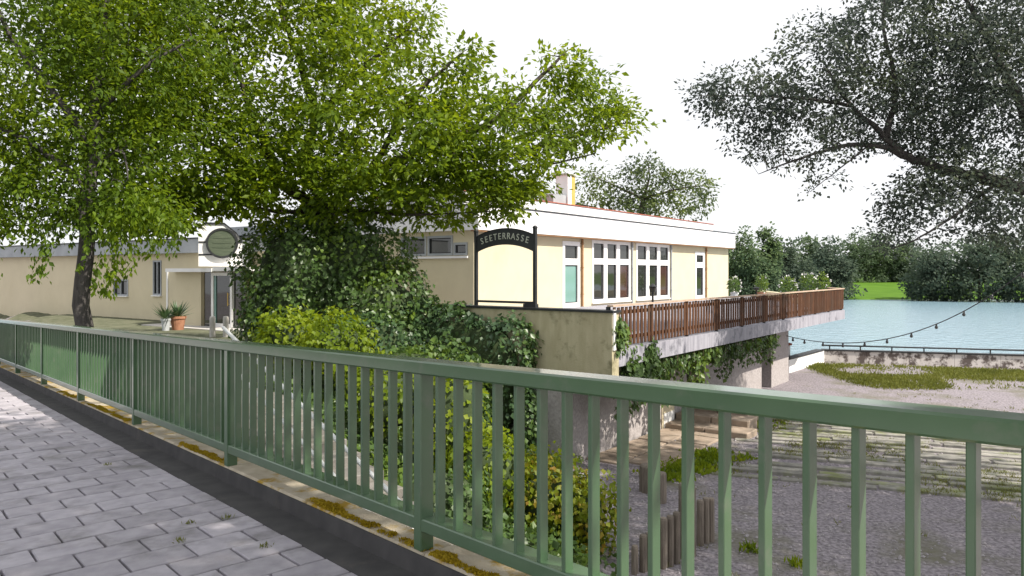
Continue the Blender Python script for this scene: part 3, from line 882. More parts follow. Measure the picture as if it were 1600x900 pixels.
# sign block over the canopy with round dark board
sgn = empty('rooftop_sign', FG.p(sG(345, 1.0), 1.0, 1.8), 'white block with a round dark olive board above the entrance canopy', 'sign')
a0, a1 = sG(378, 1.2), sG(310, 1.2)       # right and left edge
pr = [(a0, 1.83), (a1, 1.83), (a1, 3.22), (a1 - 0.22, 3.42), (a0 + 0.62, 3.42), (a0 + 0.18, 3.05), (a0, 2.72)]
vv = [FG.p(s_, 1.2, z_) for s_, z_ in pr] + [FG.p(s_, 0.35, z_) for s_, z_ in pr]
n_ = len(pr)
sg = MB(); sg.add(vv, [tuple(range(n_)), tuple(reversed(range(n_, 2 * n_)))] + [(i, (i + 1) % n_, n_ + (i + 1) % n_, n_ + i) for i in range(n_)])
sg.build('block', M['white'], sgn)
cpz = MB()
for (p_, q_) in zip(pr[2:6], pr[3:7]):
    A_, B_ = FG.p(p_[0], 1.25, p_[1] + 0.004), FG.p(q_[0], 1.25, q_[1] + 0.004)
    C_, D_ = FG.p(q_[0], 0.3, q_[1] + 0.004), FG.p(p_[0], 0.3, p_[1] + 0.004)
    up_ = Vector((0, 0, 0.06))
    cpz.hexa([A_, B_, C_, D_, A_ + up_, B_ + up_, C_ + up_, D_ + up_])
cpz.build('coping', M['darkmetal'], sgn)
for z_ in (2.25, 2.72):
    g_ = MB(); FG.box(g_, a0 + 0.02, a1 - 0.01, 1.201, 1.225, z_, z_ + 0.05); g_.build('groove_strip', M['darkmetal'], sgn)
dc = FG.p(sG(347, 1.3), 1.25, 0); dc.z = FG.z_at(347, 380, 1.3)
def disc(mb_, c, r0, r1, d0, d1, seg=40):
    vv = []; ff = []
    for k in range(seg):
        a = 2 * PI * k / seg
        for r_, d_ in ((r0, d0), (r1, d0), (r1, d1), (r0, d1)):
            p_ = c + FG.ex * (r_ * math.cos(a)) + FG.ey * d_; vv.append((p_.x, p_.y, c.z + r_ * math.sin(a)))
    for k in range(seg):
        k2 = (k + 1) % seg
        for e_ in range(4):
            e2 = (e_ + 1) % 4
            ff.append((k * 4 + e_, k2 * 4 + e_, k2 * 4 + e2, k * 4 + e2))
    mb_.add(vv, ff)
b_ = MB(); disc(b_, dc, 0.001, 0.50, 0.0, 0.06); b_.build('round_board', M['disc'], sgn)
b_ = MB(); disc(b_, dc, 0.49, 0.57, -0.02, 0.09); b_.build('board_rim', M['darkmetal'], sgn)
for z_ in (-0.16, 0.02, 0.20):       # faint raised bands on the board
    b_ = MB(); p_ = dc + FG.ey * 0.062
    hw = 0.9 * math.sqrt(0.5 ** 2 - z_ ** 2) * 0.75
    F2 = Frame(p_, FG.ex, FG.ey); F2.box(b_, -hw, hw, 0, 0.008, dc.z + z_ - 0.018, dc.z + z_ + 0.018); b_.build('raised_band', M['disc'], sgn)
# side cheek to the right of the block
ck = MB()
c0, c1 = sG(394, 0.8), sG(379, 0.8)
pts = [(c1, 1.83), (c1, 2.95), (c0 + 0.15, 2.62), (c0, 2.35), (c0, 1.83)]
vv = [FG.p(s_, 0.8, z_) for s_, z_ in pts] + [FG.p(s_, 0.3, z_) for s_, z_ in pts]; n_ = len(pts)
ck.add(vv, [tuple(range(n_)), tuple(reversed(range(n_, 2 * n_)))] + [(i, (i + 1) % n_, n_ + (i + 1) % n_, n_ + i) for i in range(n_)])
ck.build('side_cheek', M['grey_fascia'], sgn)

# ------------------------------------------------------------------ terrace
TL = FT.s_at(1320)
LAKE_END = FT.p(TL, 0, 0)
ter = empty('terrace', FT.p(TL * 0.5, -3, G), 'raised concrete terrace slab on a rough lower wall reaching out towards the lake', 'terrace')
far_in = FA.p(FLEN, 0.004, 0); dcor = Vector((15.8, 46.5, 0))
poly = [FT.p(0, 0, 0), LAKE_END, dcor, far_in, FA.p(0, 0.004, 0)]
mbp = MB(); n_ = len(poly)
mbp.add([(p.x, p.y, TERR - 0.36) for p in poly] + [(p.x, p.y, TERR) for p in poly], [tuple(reversed(range(n_))), tuple(range(n_, 2 * n_))] + [(i, (i + 1) % n_, n_ + (i + 1) % n_, n_ + i) for i in range(n_)])
mbp.build('slab', M['slab'], ter)
# lower wall and column
IN = -1.4
sI = lambda px: FT.s_at(px, IN)
lw = MB(); FT.box(lw, 0.3, sI(1033), IN - 0.3, IN, G - 0.3, TERR - 0.362); lw.build('lower_wall', M['roughcast'], ter)
lw = MB(); FT.box(lw, sI(1052), sI(1074), IN - 0.32, IN - 0.02, G - 0.3, TERR - 0.362); lw.build('lower_wall', M['roughcast'], ter)
lw = MB(); FT.box(lw, sI(1094), sI(1190), IN - 0.3, IN, G - 0.3, TERR - 0.362); lw.build('lower_wall', M['roughcast'], ter)
lw = MB(); FT.box(lw, 0.3, sI(1190), IN - 3.2, IN - 3.0, G - 0.3, TERR - 0.362); lw.build('inner_wall', M['roughcast'], ter)
lw = MB(); FT.box(lw, sI(1201), sI(1228), IN - 0.5, IN + 0.1, G - 0.3, TERR - 0.362); lw.build('column', M['roughcast'], ter)
lw = MB(); FT.box(lw, sI(1201), sI(1228), IN - 6.5, IN - 5.9, G - 0.3, TERR - 0.362); lw.build('column', M['roughcast'], ter)
# cream hatch between the wall sections
hb = MB(); FT.box(hb, sI(1033) + 0.004, sI(1052) - 0.004, IN - 0.2, IN + 0.04, G - 0.1, G + 1.25); hatch = hb.build('wall_hatch', M['plaster2'], ter, bevel=0.01)
hb = MB(); FT.box(hb, sI(1033) - 0.01, sI(1052) + 0.01, IN - 0.22, IN + 0.08, G + 1.252, G + 1.33); hb.build('hatch_cap', M['concrete'], hatch)
hb = MB(); FT.box(hb, sI(1033) + 0.06, sI(1052) - 0.06, IN + 0.042, IN + 0.06, G + 0.02, G + 0.42); hb.build('hatch_flap', M['white'], hatch)

# weathered end wall (near side), with dark cap
pw = empty('parapet_wall', FN.p(4, 0, G), 'weathered ochre plaster parapet at the near end of the terrace with dark capping', 'wall')
mbw = MB(); FN.box(mbw, -0.02, 9.5, -0.28, 0.0, -0.75, 0.80); mbw.build('wall_panel', M['oldwall'], pw)
mbw = MB(); FN.box(mbw, 1.1, 9.5, -0.26, -0.01, G - 0.2, -0.752); mbw.build('lower_panel', M['roughcast'], pw)
mbw = MB(); FN.box(mbw, -0.06, 9.5, -0.32, 0.04, 0.802, 0.85); mbw.build('capping', M['darkmetal'], pw)
# white corner upright beside the slats
mbw = MB(); FT.box(mbw, 0.02, 0.12, 0.002, 0.05, TERR, 0.86); mbw.build('corner_strip', M['white'], pw)

# timber slat railing
tr = empty('terrace_railing', FT.p(TL / 2, 0, TERR), 'brown timber slat railing along the long edge of the terrace', 'railing')
slat_me = [bevel_mesh('slat', 0.102, 0.022, 0.80, 0.004, M['wood']) for k in range(1)]
TRH = 0.90
srot = math.atan2(E2.y, E2.x)
trl = tr.location
s_ = 0.22
while s_ < TL - 0.1:
    o = link_mesh('slat', slat_me[0], None, tr)
    o.location = FT.p(s_, -0.05 + random.uniform(-0.003, 0.003), TERR + 0.05 + 0.40 + random.uniform(-0.006, 0.006)) - trl
    o.rotation_euler = (0, random.gauss(0, 0.006), srot + random.gauss(0, 0.01))
    s_ += 0.172
for z_ in (0.17, 0.70):
    b_ = MB(); FT.box(b_, 0.14, TL - 0.02, -0.115, -0.065, TERR + z_, TERR + z_ + 0.075); b_.build('cross_rail', M['wood'], tr)
b_ = MB(); FT.box(b_, 0.10, TL + 0.02, -0.15, -0.005, TERR + TRH - 0.035, TERR + TRH); b_.build('handrail_board', M['capwood'], tr)
s_ = 0.16
while s_ < TL + 0.1:
    b_ = MB(); FT.box(b_, s_ - 0.035, s_ + 0.035, -0.19, -0.12, TERR, TERR + TRH - 0.037); b_.build('post', M['darkmetal'], tr)
    s_ += (TL - 0.22) / 10
# lake end: low pale parapet
FD = Frame(LAKE_END, dcor - LAKE_END)
le = (dcor - LAKE_END).length
b_ = MB(); FD.box(b_, le * 0.35, le, -0.35, -0.02, TERR, TERR + 0.42)
o = b_.build('lake_parapet', M['plaster2'], bevel=0.02); tag(o, 'low pale parapet at the far lake end of the terrace', 'wall')
b_ = MB()
tr2 = empty('lake_end_railing', LAKE_END + Vector((0, 0, TERR)), 'short return of the brown slat railing at the lake corner of the terrace', 'railing')
for k in range(12):
    o = link_mesh('slat', slat_me[0], None, tr2); p_ = FD.p(0.12 + k * 0.158, -0.05, TERR + 0.45)
    o.location = p_ - tr2.location; o.rotation_euler = (0, 0, math.atan2(FD.ex.y, FD.ex.x))
b_ = MB(); FD.box(b_, 0.03, 1.95, -0.15, -0.005, TERR + TRH - 0.035, TERR + TRH); b_.build('handrail_board', M['capwood'], tr2)
b_ = MB(); FD.box(b_, 0.02, 0.09, -0.16, -0.09, TERR, TERR + TRH - 0.037); FD.box(b_, 1.85, 1.92, -0.16, -0.09, TERR, TERR + TRH - 0.037); b_.build('post', M['darkmetal'], tr2)
b_ = MB(); FD.box(b_, 0.03, 1.95, -0.115, -0.065, TERR + 0.17, TERR + 0.245); b_.build('cross_rail', M['wood'], tr2)

# lanterns on the terrace rail
def lantern(px, h, label):
    s_ = FT.s_at(px); p0 = FT.p(s_, -0.08, TERR + TRH + 0.001)
    l_ = empty('rail_lantern', p0, label, 'lantern', 'lanterns on the terrace rail')
    b_ = MB(); b_.tube([p0, p0 + Vector((0, 0, h * 0.5))], 0.025, 8); b_.build('stem', M['darkmetal'], l_)
    b_ = MB(); b_.lathe(p0 + Vector((0, 0, h * 0.5)), [(0.0, 0), (0.06, 0.01), (0.085, h * 0.28), (0.07, h * 0.32), (0.0, h * 0.32)], 10); b_.build('glass_body', M['bulb'], l_, smooth=False)
    b_ = MB(); b_.lathe(p0 + Vector((0, 0, h * 0.82)), [(0.0, 0), (0.11, 0.0), (0.03, h * 0.12), (0.0, h * 0.18)], 10); b_.build('hood', M['darkmetal'], l_)
lantern(1025, 0.42, 'dark lantern on the terrace rail before the second triple window')
lantern(1186, 0.24, 'small dark lantern on the terrace rail right of the building corner')

# ------------------------------------------------------------------ sign arch on the parapet
s_l, s_r = FN.s_at(744, -0.14), FN.s_at(836, -0.14)      # left post has larger s
arch = empty('sign_arch', FN.p((s_l + s_r) / 2, -0.14, 0.85), 'black metal arch sign with pale lettering on the terrace parapet', 'sign')
zb_ = FN.z_at(790, 470, -0.14)
for s_, pt in ((s_l, 363), (s_r, 357)):
    zt_ = FN.z_at(744 if s_ == s_l else 836, pt, -0.14)
    b_ = MB(); FN.box(b_, s_ - 0.035, s_ + 0.035, -0.175, -0.105, 0.851, zt_); b_.build('post', M['darkmetal'], arch)
    b_ = MB(); b_.lathe(FN.p(s_, -0.14, zt_ + 0.001), [(0.0, 0), (0.055, 0.0), (0.06, 0.03), (0.03, 0.06), (0, 0.07)], 8); b_.build('finial', M['darkmetal'], arch)
b_ = MB(); FN.box(b_, s_r + 0.037, s_l - 0.037, -0.165, -0.115, zb_ - 0.05, zb_); b_.build('bottom_bar', M['darkmetal'], arch)
b_ = MB(); FN.box(b_, s_r - 0.05, s_r + 0.28, -0.20, -0.08, 0.852, zb_ - 0.052); b_.build('plinth_block', M['darkmetal'], arch)
span = s_l - s_r; smid = (s_l + s_r) / 2
z_ap_t, z_ap_b = FN.z_at(790, 357, -0.14), FN.z_at(790, 381.5, -0.14)
z_sd_t, z_sd_b = FN.z_at(790, 368, -0.14), FN.z_at(790, 393, -0.14)
def arc(z_side, z_apex, u_):       # u -1..1
    sag = z_apex - z_side; hw = span / 2 - 0.036
    R_ = (hw * hw + sag * sag) / (2 * sag)
    return z_apex - R_ + math.sqrt(R_ * R_ - (u_ * hw) ** 2)
vv, ff = [], []
NS = 24
for i in range(NS + 1):
    u_ = -1 + 2 * i / NS; s_ = smid - u_ * (span / 2 - 0.036)
    for d_ in (-0.155, -0.125):
        vv.append(FN.p(s_, d_, arc(z_sd_b, z_ap_b, u_))); vv.append(FN.p(s_, d_, arc(z_sd_t, z_ap_t, u_)))
for i in range(NS):
    a = i * 4; c_ = a + 4
    ff += [(a, a + 1, c_ + 1, c_), (a + 2, c_ + 2, c_ + 3, a + 3), (a + 1, a + 3, c_ + 3, c_ + 1), (a, c_, c_ + 2, a + 2)]
ff += [(0, 2, 3, 1), (NS * 4, NS * 4 + 1, NS * 4 + 3, NS * 4 + 2)]
b_ = MB(); b_.add(vv, ff); panel = b_.build('arch_panel', M['darkmetal'], arch)
# edge trims of the panel
for zs_, za_ in ((z_sd_b, z_ap_b), (z_sd_t, z_ap_t)):
    b_ = MB(); b_.tube([FN.p(smid - (-1 + 2 * i / NS) * (span / 2 - 0.036), -0.122, arc(zs_, za_, -1 + 2 * i / NS)) for i in range(NS + 1)], 0.012, 6); b_.build('trim', M['darkmetal'], arch)
TXT = "SEETERRASSE"
rd = FN.ex * -1.0
xr = Vector((rd.x, rd.y, 0)); nrm = FN.ey
for i, chh in enumerate(TXT):
    u_ = -0.80 + 1.6 * i / (len(TXT) - 1)
    cu = bpy.data.curves.new('letter', 'FONT'); cu.body = chh; cu.size = 0.205; cu.align_x = 'CENTER'; cu.align_y = 'CENTER'; cu.extrude = 0.006
    to = bpy.data.objects.new('letter', cu); col.objects.link(to)
    dg = bpy.context.evaluated_depsgraph_get()
    me = bpy.data.meshes.new_from_object(to.evaluated_get(dg))
    bpy.data.objects.remove(to)
    zc_ = (arc(z_sd_b, z_ap_b, u_) + arc(z_sd_t, z_ap_t, u_)) / 2
    hw = span / 2 - 0.036
    ang = -math.asin(max(-0.9, min(0.9, u_ * hw / ((hw * hw + 0.15 ** 2) / 0.3)))) * 0.9
    ca, sa = math.cos(ang), math.sin(ang)
    cpos = FN.p(smid - u_ * hw, -0.116, zc_)
    off = wloc(panel)
    for v in me.vertices:
        x, y, z = v.co.x * 0.86, v.co.y, v.co.z
        x, y = x * ca - y * sa, x * sa + y * ca
        p_ = cpos + xr * x + Vector((0, 0, y)) + nrm * z
        v.co = p_ - off
    me.materials.clear(); me.materials.append(M['lettering'])
    link_mesh('letter', me, None, panel)

# ------------------------------------------------------------------ outdoor stair beside the bridge
stair = empty('outdoor_stair', BR(8, 4.6, -1.5), 'concrete stair descending behind the bridge railing with pale steel handrails', 'stair')
def world_tq(t_, q_, z_):
    v = U * t_ + Q * q_; return Vector((v.x, v.y, z_))
def step_box(t0, t1, z1, z0, name='step'):
    k_ = MB(); q0, q1 = 4.02, 5.22
    k_.hexa([world_tq(t0, q0, z0), world_tq(t1, q0, z0), world_tq(t1, q1, z0), world_tq(t0, q1, z0), world_tq(t0, q0, z1), world_tq(t1, q0, z1), world_tq(t1, q1, z1), world_tq(t0, q1, z1)])
    k_.build(name, M['stair'], stair, bevel=0.01)
ztop, tcur = -0.41, 11.0
step_box(11.0, 12.6, ztop, -1.3, 'upper_landing')
for k in range(10):
    ztop -= 0.123
    step_box(tcur - 0.5, tcur - 0.002, ztop, ztop - 0.9); tcur -= 0.5
step_box(tcur - 1.1, tcur - 0.002, ztop - 0.004, ztop - 0.9, 'landing'); tcur -= 1.1
for k in range(8):
    ztop -= 0.115
    step_box(tcur - 0.43, tcur - 0.002, ztop, max(ztop - 0.9, G - 0.4)); tcur -= 0.43
def handrail(q_, lo, parent_name='handrail'):
    path = [(11.0, 0.797), (6.0, -0.738), (4.91, -0.746), (1.5, -1.70), (1.2, -1.72)]
    if q_ > 5: path = path[3:]
    pts = [world_tq(t_, q_, z_ - lo) for t_, z_ in path]
    return MB().tube(pts, 0.027, 8)
hA = handrail(4.0, 0.0).build('handrail', M['steel'], stair, smooth=True)
hB = handrail(4.0, 0.44).build('mid_rail', M['steel'], stair, smooth=True)
hC = handrail(5.23, 0.0).build('handrail', M['steel'], stair, smooth=True)
for q_ in (4.0, 5.23):
    for t_, z_ in ((10.6, 0.674), (6.0, -0.738), (4.91, -0.746), (1.5, -1.70)):
        if q_ > 5 and t_ > 4: continue
        b_ = MB(); b_.tube([world_tq(t_, q_, z_ - 1.25), world_tq(t_, q_, z_ + 0.001)], 0.02, 8); b_.build('post', M['steel'], stair, smooth=True)

# ------------------------------------------------------------------ potted plants by the entrance
def potted(px, py, Y, hp, rp, label, mat, spiky):
    p0 = W(px, py, Y); p0.z = ground_z(p0.x, p0.y)
    zt_ = EYE - (py - HOR) / FPX * Y
    root = empty('potted_plant', p0, label, 'plant')
    b_ = MB(); b_.lathe(p0, [(0.0, 0.0), (rp * 0.72, 0.0), (rp * 0.96, hp * 0.82), (rp * 1.08, hp * 0.83), (rp * 1.08, hp), (rp * 0.9, hp), (rp * 0.88, hp * 0.9), (0, hp * 0.88)], 18)
    b_.build('pot', mat, root, smooth=False)
    rng = np.random.default_rng(int(px))
    if spiky:
        k = 60
        a = rng.random(k) * 6.28; el = rng.uniform(0.25, 1.3, k)
        T = np.stack([np.cos(a) * np.cos(el), np.sin(a) * np.cos(el), np.sin(el)], 1)
        C = np.array(p0) + np.array([0, 0, hp * 0.88]) + T * 0.03
        Nn = np.cross(T, np.stack([-np.sin(a), np.cos(a), 0 * a], 1))
        leaf_object('leaves', C, T, Nn, rng.uniform(0.35, 0.75, k), rng.uniform(0.05, 0.09, k), M['ivy_dark'], root)
    return root
potted(278, 516, 27.0, 0.50, 0.27, 'terracotta pot with a spiky plant left of the entrance door', M['terracotta'], True)
potted(259, 517, 26.6, 0.44, 0.16, 'slim grey planter beside the terracotta pot at the entrance', M['zinc'], True)
bl = MB(); p0 = W(332, 520, 24.0); gz = ground_z(p0.x, p0.y)
for dx in (0, 0.42):
    bl = MB(); bl.lathe((p0.x + dx, p0.y + dx * 0.1, gz - 0.01), [(0, 0), (0.09, 0), (0.09, 0.62), (0.075, 0.68), (0.0, 0.69)], 12)
    o = bl.build('bollard', M['concrete'], smooth=False)
    tag(o, 'left of two stubby grey posts before the entrance door' if dx == 0 else 'right of two stubby grey posts before the entrance door', 'bollard', 'stubby posts at the entrance')

# ------------------------------------------------------------------ lower yard: slabs, steps, palisade, paved rows
def gpoint(px, py, z=G):
    Y = FPX * (EYE - z) / (py - HOR)
    return Vector(((px - 800) / FPX * Y, Y, z))
# brown flagstones along the wall
flag = empty('flagstone_path', gpoint(990, 715), kind='structure')
FP = Frame(FT.p(0, -1.4, 0), E2, (0.8, -0.6))
s_ = 1.3; k = 0
while s_ < 6.6:
    for dd, wdt in ((0.04, 0.85), (0.93, 0.85)):
        ln = 0.78 + random.uniform(-0.05, 0.05)
        b_ = MB(); j = random.uniform(0, 0.02); FP.box(b_, s_ + (0.3 if dd > 0.5 else 0), s_ + (0.3 if dd > 0.5 else 0) + ln, dd, dd + wdt + random.uniform(-0.05, 0.02), G - 0.08, G + 0.035 + j)
        b_.build('flagstone', M['stone'], flag, bevel=0.012)
    s_ += 0.84
# brown block steps further on
bs = empty('stone_block_steps', FP.p(9, 1.2, G), 'low brown stone block steps against the lower wall under the terrace', 'steps')
s0_ = FP.s_at(1080, 0.8)
for k, (a, h, dd) in enumerate([(0.0, 0.16, 2.3), (0.75, 0.32, 2.05), (1.5, 0.48, 1.8)]):
    for half in (0, 1):
        b_ = MB(); FP.box(b_, s0_ + a, s0_ + a + (0.745 if k < 2 else 1.8), 0.02 + half * dd / 2, dd / 2 * (half + 1) - 0.01, G - 0.06, G + h + 0.004 * half); b_.build('block', M['stone'], bs, bevel=0.02)
# timber palisade: short round posts in a stepped line
pal_spec = [(1012, 768, 0.52, 0.085), (1033, 785, 0.55, 0.075),
            (1068, 872, 1.10, 0.075), (1080, 868, 1.02, 0.072), (1094, 852, 0.70, 0.058), (1103, 848, 0.70, 0.055), (1111, 846, 0.68, 0.055),
            (1037, 888, 0.72, 0.055), (1047, 884, 0.72, 0.055), (1057, 880, 0.74, 0.055), (1005, 893, 0.52, 0.055), (1014, 890, 0.52, 0.052), (992, 897, 0.40, 0.05), (1024, 889, 0.6, 0.05)]
pal = empty('timber_palisade', gpoint(1060, 875), 'stepped palisade of weathered round timber stakes in the gravel', 'palisade')
for k, (px, py, h, r_) in enumerate(pal_spec):
    p_ = gpoint(px, py)
    if k < 2:
        r_ = 0.16 if k == 0 else 0.10
        o_root = None
    b_ = MB()
    b_.lathe((p_.x, p_.y, G - 0.15), [(r_, 0), (r_ * 1.02, 0.3), (r_ * 0.98, h + 0.12), (r_ * 0.82, h + 0.15), (0, h + 0.155)], 10)
    if k < 2:
        o = b_.build('timber_post', M['palisade'])
        tag(o, ('thick dark timber stump at the end of the flagstones' if k == 0 else 'slim timber stump behind the tall palisade stakes'), 'post')
    else:
        b_.build('stake', M['palisade'], pal)
# paved rows of pale strips with grass between
rows = empty('paved_rows', gpoint(1300, 690), kind='structure')
FR = Frame(gpoint(1120, 742), (0.80, -0.30), (0.30, 0.80))
dd = 0.0; k = 0
while dd < 8.4:
    s_ = 0.3 + random.uniform(-0.5, 0.4) + 0.1 * dd
    while s_ < 15.5:
        ln = random.uniform(1.3, 2.6)
        wd_ = random.uniform(0.17, 0.25)
        if random.random() > 0.10:
            b_ = MB(); z_ = G + random.uniform(0.03, 0.075); j = random.uniform(-0.04, 0.04)
            FR.box(b_, s_, s_ + ln, dd + j, dd + j + wd_, G - 0.05, z_); b_.build('paving_strip', M['strip'], rows, bevel=0.012)
        s_ += ln + 0.05
    dd += 0.37; k += 1

def blades(name, label, pts, h, seed, mat, spread=0.06, per=14, kind='stuff', cat='grass', w=0.008):
    rng = np.random.default_rng(seed)
    pts = np.array(pts); n_ = len(pts) * per
    C = np.repeat(pts, per, 0) + np.concatenate([rng.normal(0, spread, (n_, 2)), np.zeros((n_, 1))], 1)
    T = rng.normal(0, 0.5, (n_, 3)); T[:, 2] = np.abs(T[:, 2]) + 0.7
    Nn = rng.normal(0, 1, (n_, 3)); Nn[:, 2] *= 0.2
    L = h * (0.5 + 0.8 * rng.random(n_))
    o = leaf_object(name, C, T, Nn, L, w * (0.8 + 0.6 * rng.random(n_)) * np.ones(n_), mat)
    tag(o, label, cat, kind=kind)
    return o
rng = np.random.default_rng(21)
def scatter(n_, x0, x1, y0, y1, dens=None):
    out = []
    while len(out) < n_:
        x, y = rng.uniform(x0, x1), rng.uniform(y0, y1)
        if dens is None or rng.random() < dens(x, y): out.append((x, y, G))
    return out
def nz(x, y, f=1.0): return 0.5 + 0.25 * (math.sin(x * 1.3 * f + y * 0.7 * f) + math.sin(x * 0.6 * f - y * 1.9 * f + 2))
pts = []
for k in range(2600):
    s_, d_ = rng.uniform(0, 15.5), rng.uniform(0, 8.6)
    p_ = FR.p(s_, d_, G + 0.02)
    if nz(p_.x, p_.y, 0.9) > 0.45 + 0.2 * rng.random(): pts.append(tuple(p_))
blades('row_grass', 'olive grass growing in the joints of the paved rows', pts, 0.08, 3, M['blade_dry'], 0.10, 14, w=0.018)
pts = scatter(2300, 13, 34, 26.5, 34.5, lambda x, y: (1 if nz(x, y, 0.7) > 0.42 else 0.08) * (1 if y < 33.6 - 0.28 * (x - 14) and y > 26.5 else 0))
blades('yard_grass', 'patchy olive grass before the low lakeside wall', pts, 0.12, 4, M['blade'], 0.20, 14, w=0.035)
pts = []
for (px, py, r_, n_) in ((1075, 733, 0.30, 60), (1120, 716, 0.35, 60), (1040, 745, 0.25, 40), (1180, 662, 0.5, 40)):
    c_ = gpoint(px, py)
    for k in range(n_): pts.append((c_.x + rng.normal(0, r_), c_.y + rng.normal(0, r_ * 0.8), G))
blades('weed_patch', 'bright green weeds beside the flagstones and steps', pts, 0.11, 5, M['creeper'], 0.10, 12, w=0.06, cat='weeds')
pts = scatter(260, 1.6, 16, 9.5, 26, lambda x, y: 1 if nz(x, y, 1.3) > 0.7 else 0.15)
blades('gravel_weeds', 'sparse weeds scattered over the gravel yard', pts, 0.09, 6, M['blade_dry'], 0.05, 8, w=0.014, cat='weeds')
for px, py, lb in ((1172, 862, 'small yellowish weed tuft in the gravel behind the railing'), (1245, 885, 'low weed tuft in the gravel at the bottom right')):
    c_ = gpoint(px, py)
    o = blades('weed_tuft', lb, [(c_.x, c_.y, G)], 0.16, int(px), M['creeper'], 0.06, 45, kind=None, w=0.035, cat='weed')
# pebbles of the near yard
prng = np.random.default_rng(8)
npb = 9000
bx = prng.uniform(1.4, 15, npb); by = 9.0 + 14 * prng.random(npb) ** 1.4
pv = np.empty((npb, 6, 3), np.float32)
sz = 0.014 + 0.030 * prng.random(npb) ** 2
dirs = np.array([[1, 0, 0], [0, 1, 0], [-1, 0, 0], [0, -1, 0], [0, 0, 0.7], [0, 0, -0.5]])
for k in range(6):
    pv[:, k] = np.stack([bx, by, np.full(npb, G + 0.004)], 1) + dirs[k] * sz[:, None] * prng.uniform(0.7, 1.3, (npb, 1))
tri_ = np.array([[0, 1, 4], [1, 2, 4], [2, 3, 4], [3, 0, 4]])
F = (np.arange(npb)[:, None, None] * 6 + tri_[None]).reshape(-1, 3)
me = bpy.data.meshes.new('pebbles'); me.from_pydata(pv.reshape(-1, 3).tolist(), [], F.tolist())
o = link_mesh('pebbles', me, surf('pebble', (0.22, 0.20, 0.215), (0.42, 0.39, 0.40), 30, 0.9, 0, 30, 0.2)); tag(o, 'loose grey pebbles over the gravel yard', 'gravel', kind='stuff')

# grass tufts in the pavement joints
for k, (px, py, lb) in enumerate(((355, 810, 'grass tuft in the paver joint nearest the gutter'), (415, 855, 'grass tuft between pavers at the bottom centre left'), (297, 818, 'small tuft in a paver joint left of the gutter'),
                 (283, 846, 'tiny tuft at a paver corner near the bottom left'), (167, 727, 'dark tuft on the pavement near the far kerb'))):
    r_ = (px - 800) / FPX
    # solve on the sloped pavement
    tr_ = r_ * U.x + U.y
    Y = EYE / ((py - HOR) / FPX + SL * tr_)
    p_ = Vector((r_ * Y, Y, 0)); p_.z = SL * tq(p_.x, p_.y)[0]
    blades('joint_tuft', lb, [tuple(p_)], 0.035, 40 + k, M['blade'], 0.022, 30, kind=None, w=0.006, cat='weed')

# ------------------------------------------------------------------ low lakeside wall with pipe rail
c0 = gpoint(1233, 583); c1 = gpoint(1288, 566); c2 = gpoint(1478, 572); c2 = c1 + (c2 - c1) * 3.4
lw_ = empty('lakeside_wall', c1, 'low stained white wall with a thin pipe rail along the lakeside', 'wall')
F1 = Frame(c0, c1 - c0); L1 = (c1 - c0).length
F3 = Frame(c1, c2 - c1); L3 = (c2 - c1).length
M['stained'] = surf('stained_white_wall', (0.62, 0.57, 0.54), (0.74, 0.70, 0.67), 2, 0.9, 0.2, 40, 0.2, c3=(0.14, 0.115, 0.105), s3=2.4, t3=(0.47, 0.56), stretch=(2, 2, 0.4))
b_ = MB(); F1.box(b_, 0, L1 - 0.002, -0.3, 0, G - 1.5, G + 0.56); b_.build('wall_section', M['white'], lw_)
s_ = 0.0
while s_ < L3:
    b_ = MB(); F3.box(b_, s_ + 0.006, s_ + 1.794, -0.3, 0, G - 1.5, G + 0.54); b_.build('wall_section', M['stained'], lw_)
    s_ += 1.8
b_ = MB(); F3.box(b_, -0.1, L3, -0.34, 0.04, G + 0.542, G + 0.60); b_.build('coping', M['darkmetal'], lw_)
b_ = MB(); F1.box(b_, -0.05, L1 - 0.12, -0.34, 0.04, G + 0.562, G + 0.61); b_.build('coping', M['darkmetal'], lw_)
b_ = MB(); b_.tube([F3.p(-0.1, -0.15, G + 0.78), F3.p(L3, -0.15, G + 0.78)], 0.035, 8); b_.build('pipe_rail', M['darkmetal'], lw_)
s_ = 0.25
while s_ < L3:
    b_ = MB(); b_.tube([F3.p(s_, -0.15, G + 0.60), F3.p(s_, -0.15, G + 0.78)], 0.03, 6); b_.build('rail_post', M['darkmetal'], lw_)
    s_ += 1.32
p_ = gpoint(1238, 578)
b_ = MB(); b_.box(p_.x - 0.45, p_.x + 0.15, p_.y + 0.6, p_.y + 1.1, G - 1.0, G + 1.0); o = b_.build('pier_block', M['white'], bevel=0.02); tag(o, 'small white masonry pier at the end of the low lakeside wall', 'pier')
b2 = MB(); b2.box(p_.x - 0.5, p_.x + 0.2, p_.y + 0.55, p_.y + 1.15, G + 1.002, G + 1.09); o2 = b2.build('pier_cap', M['tile'], o)

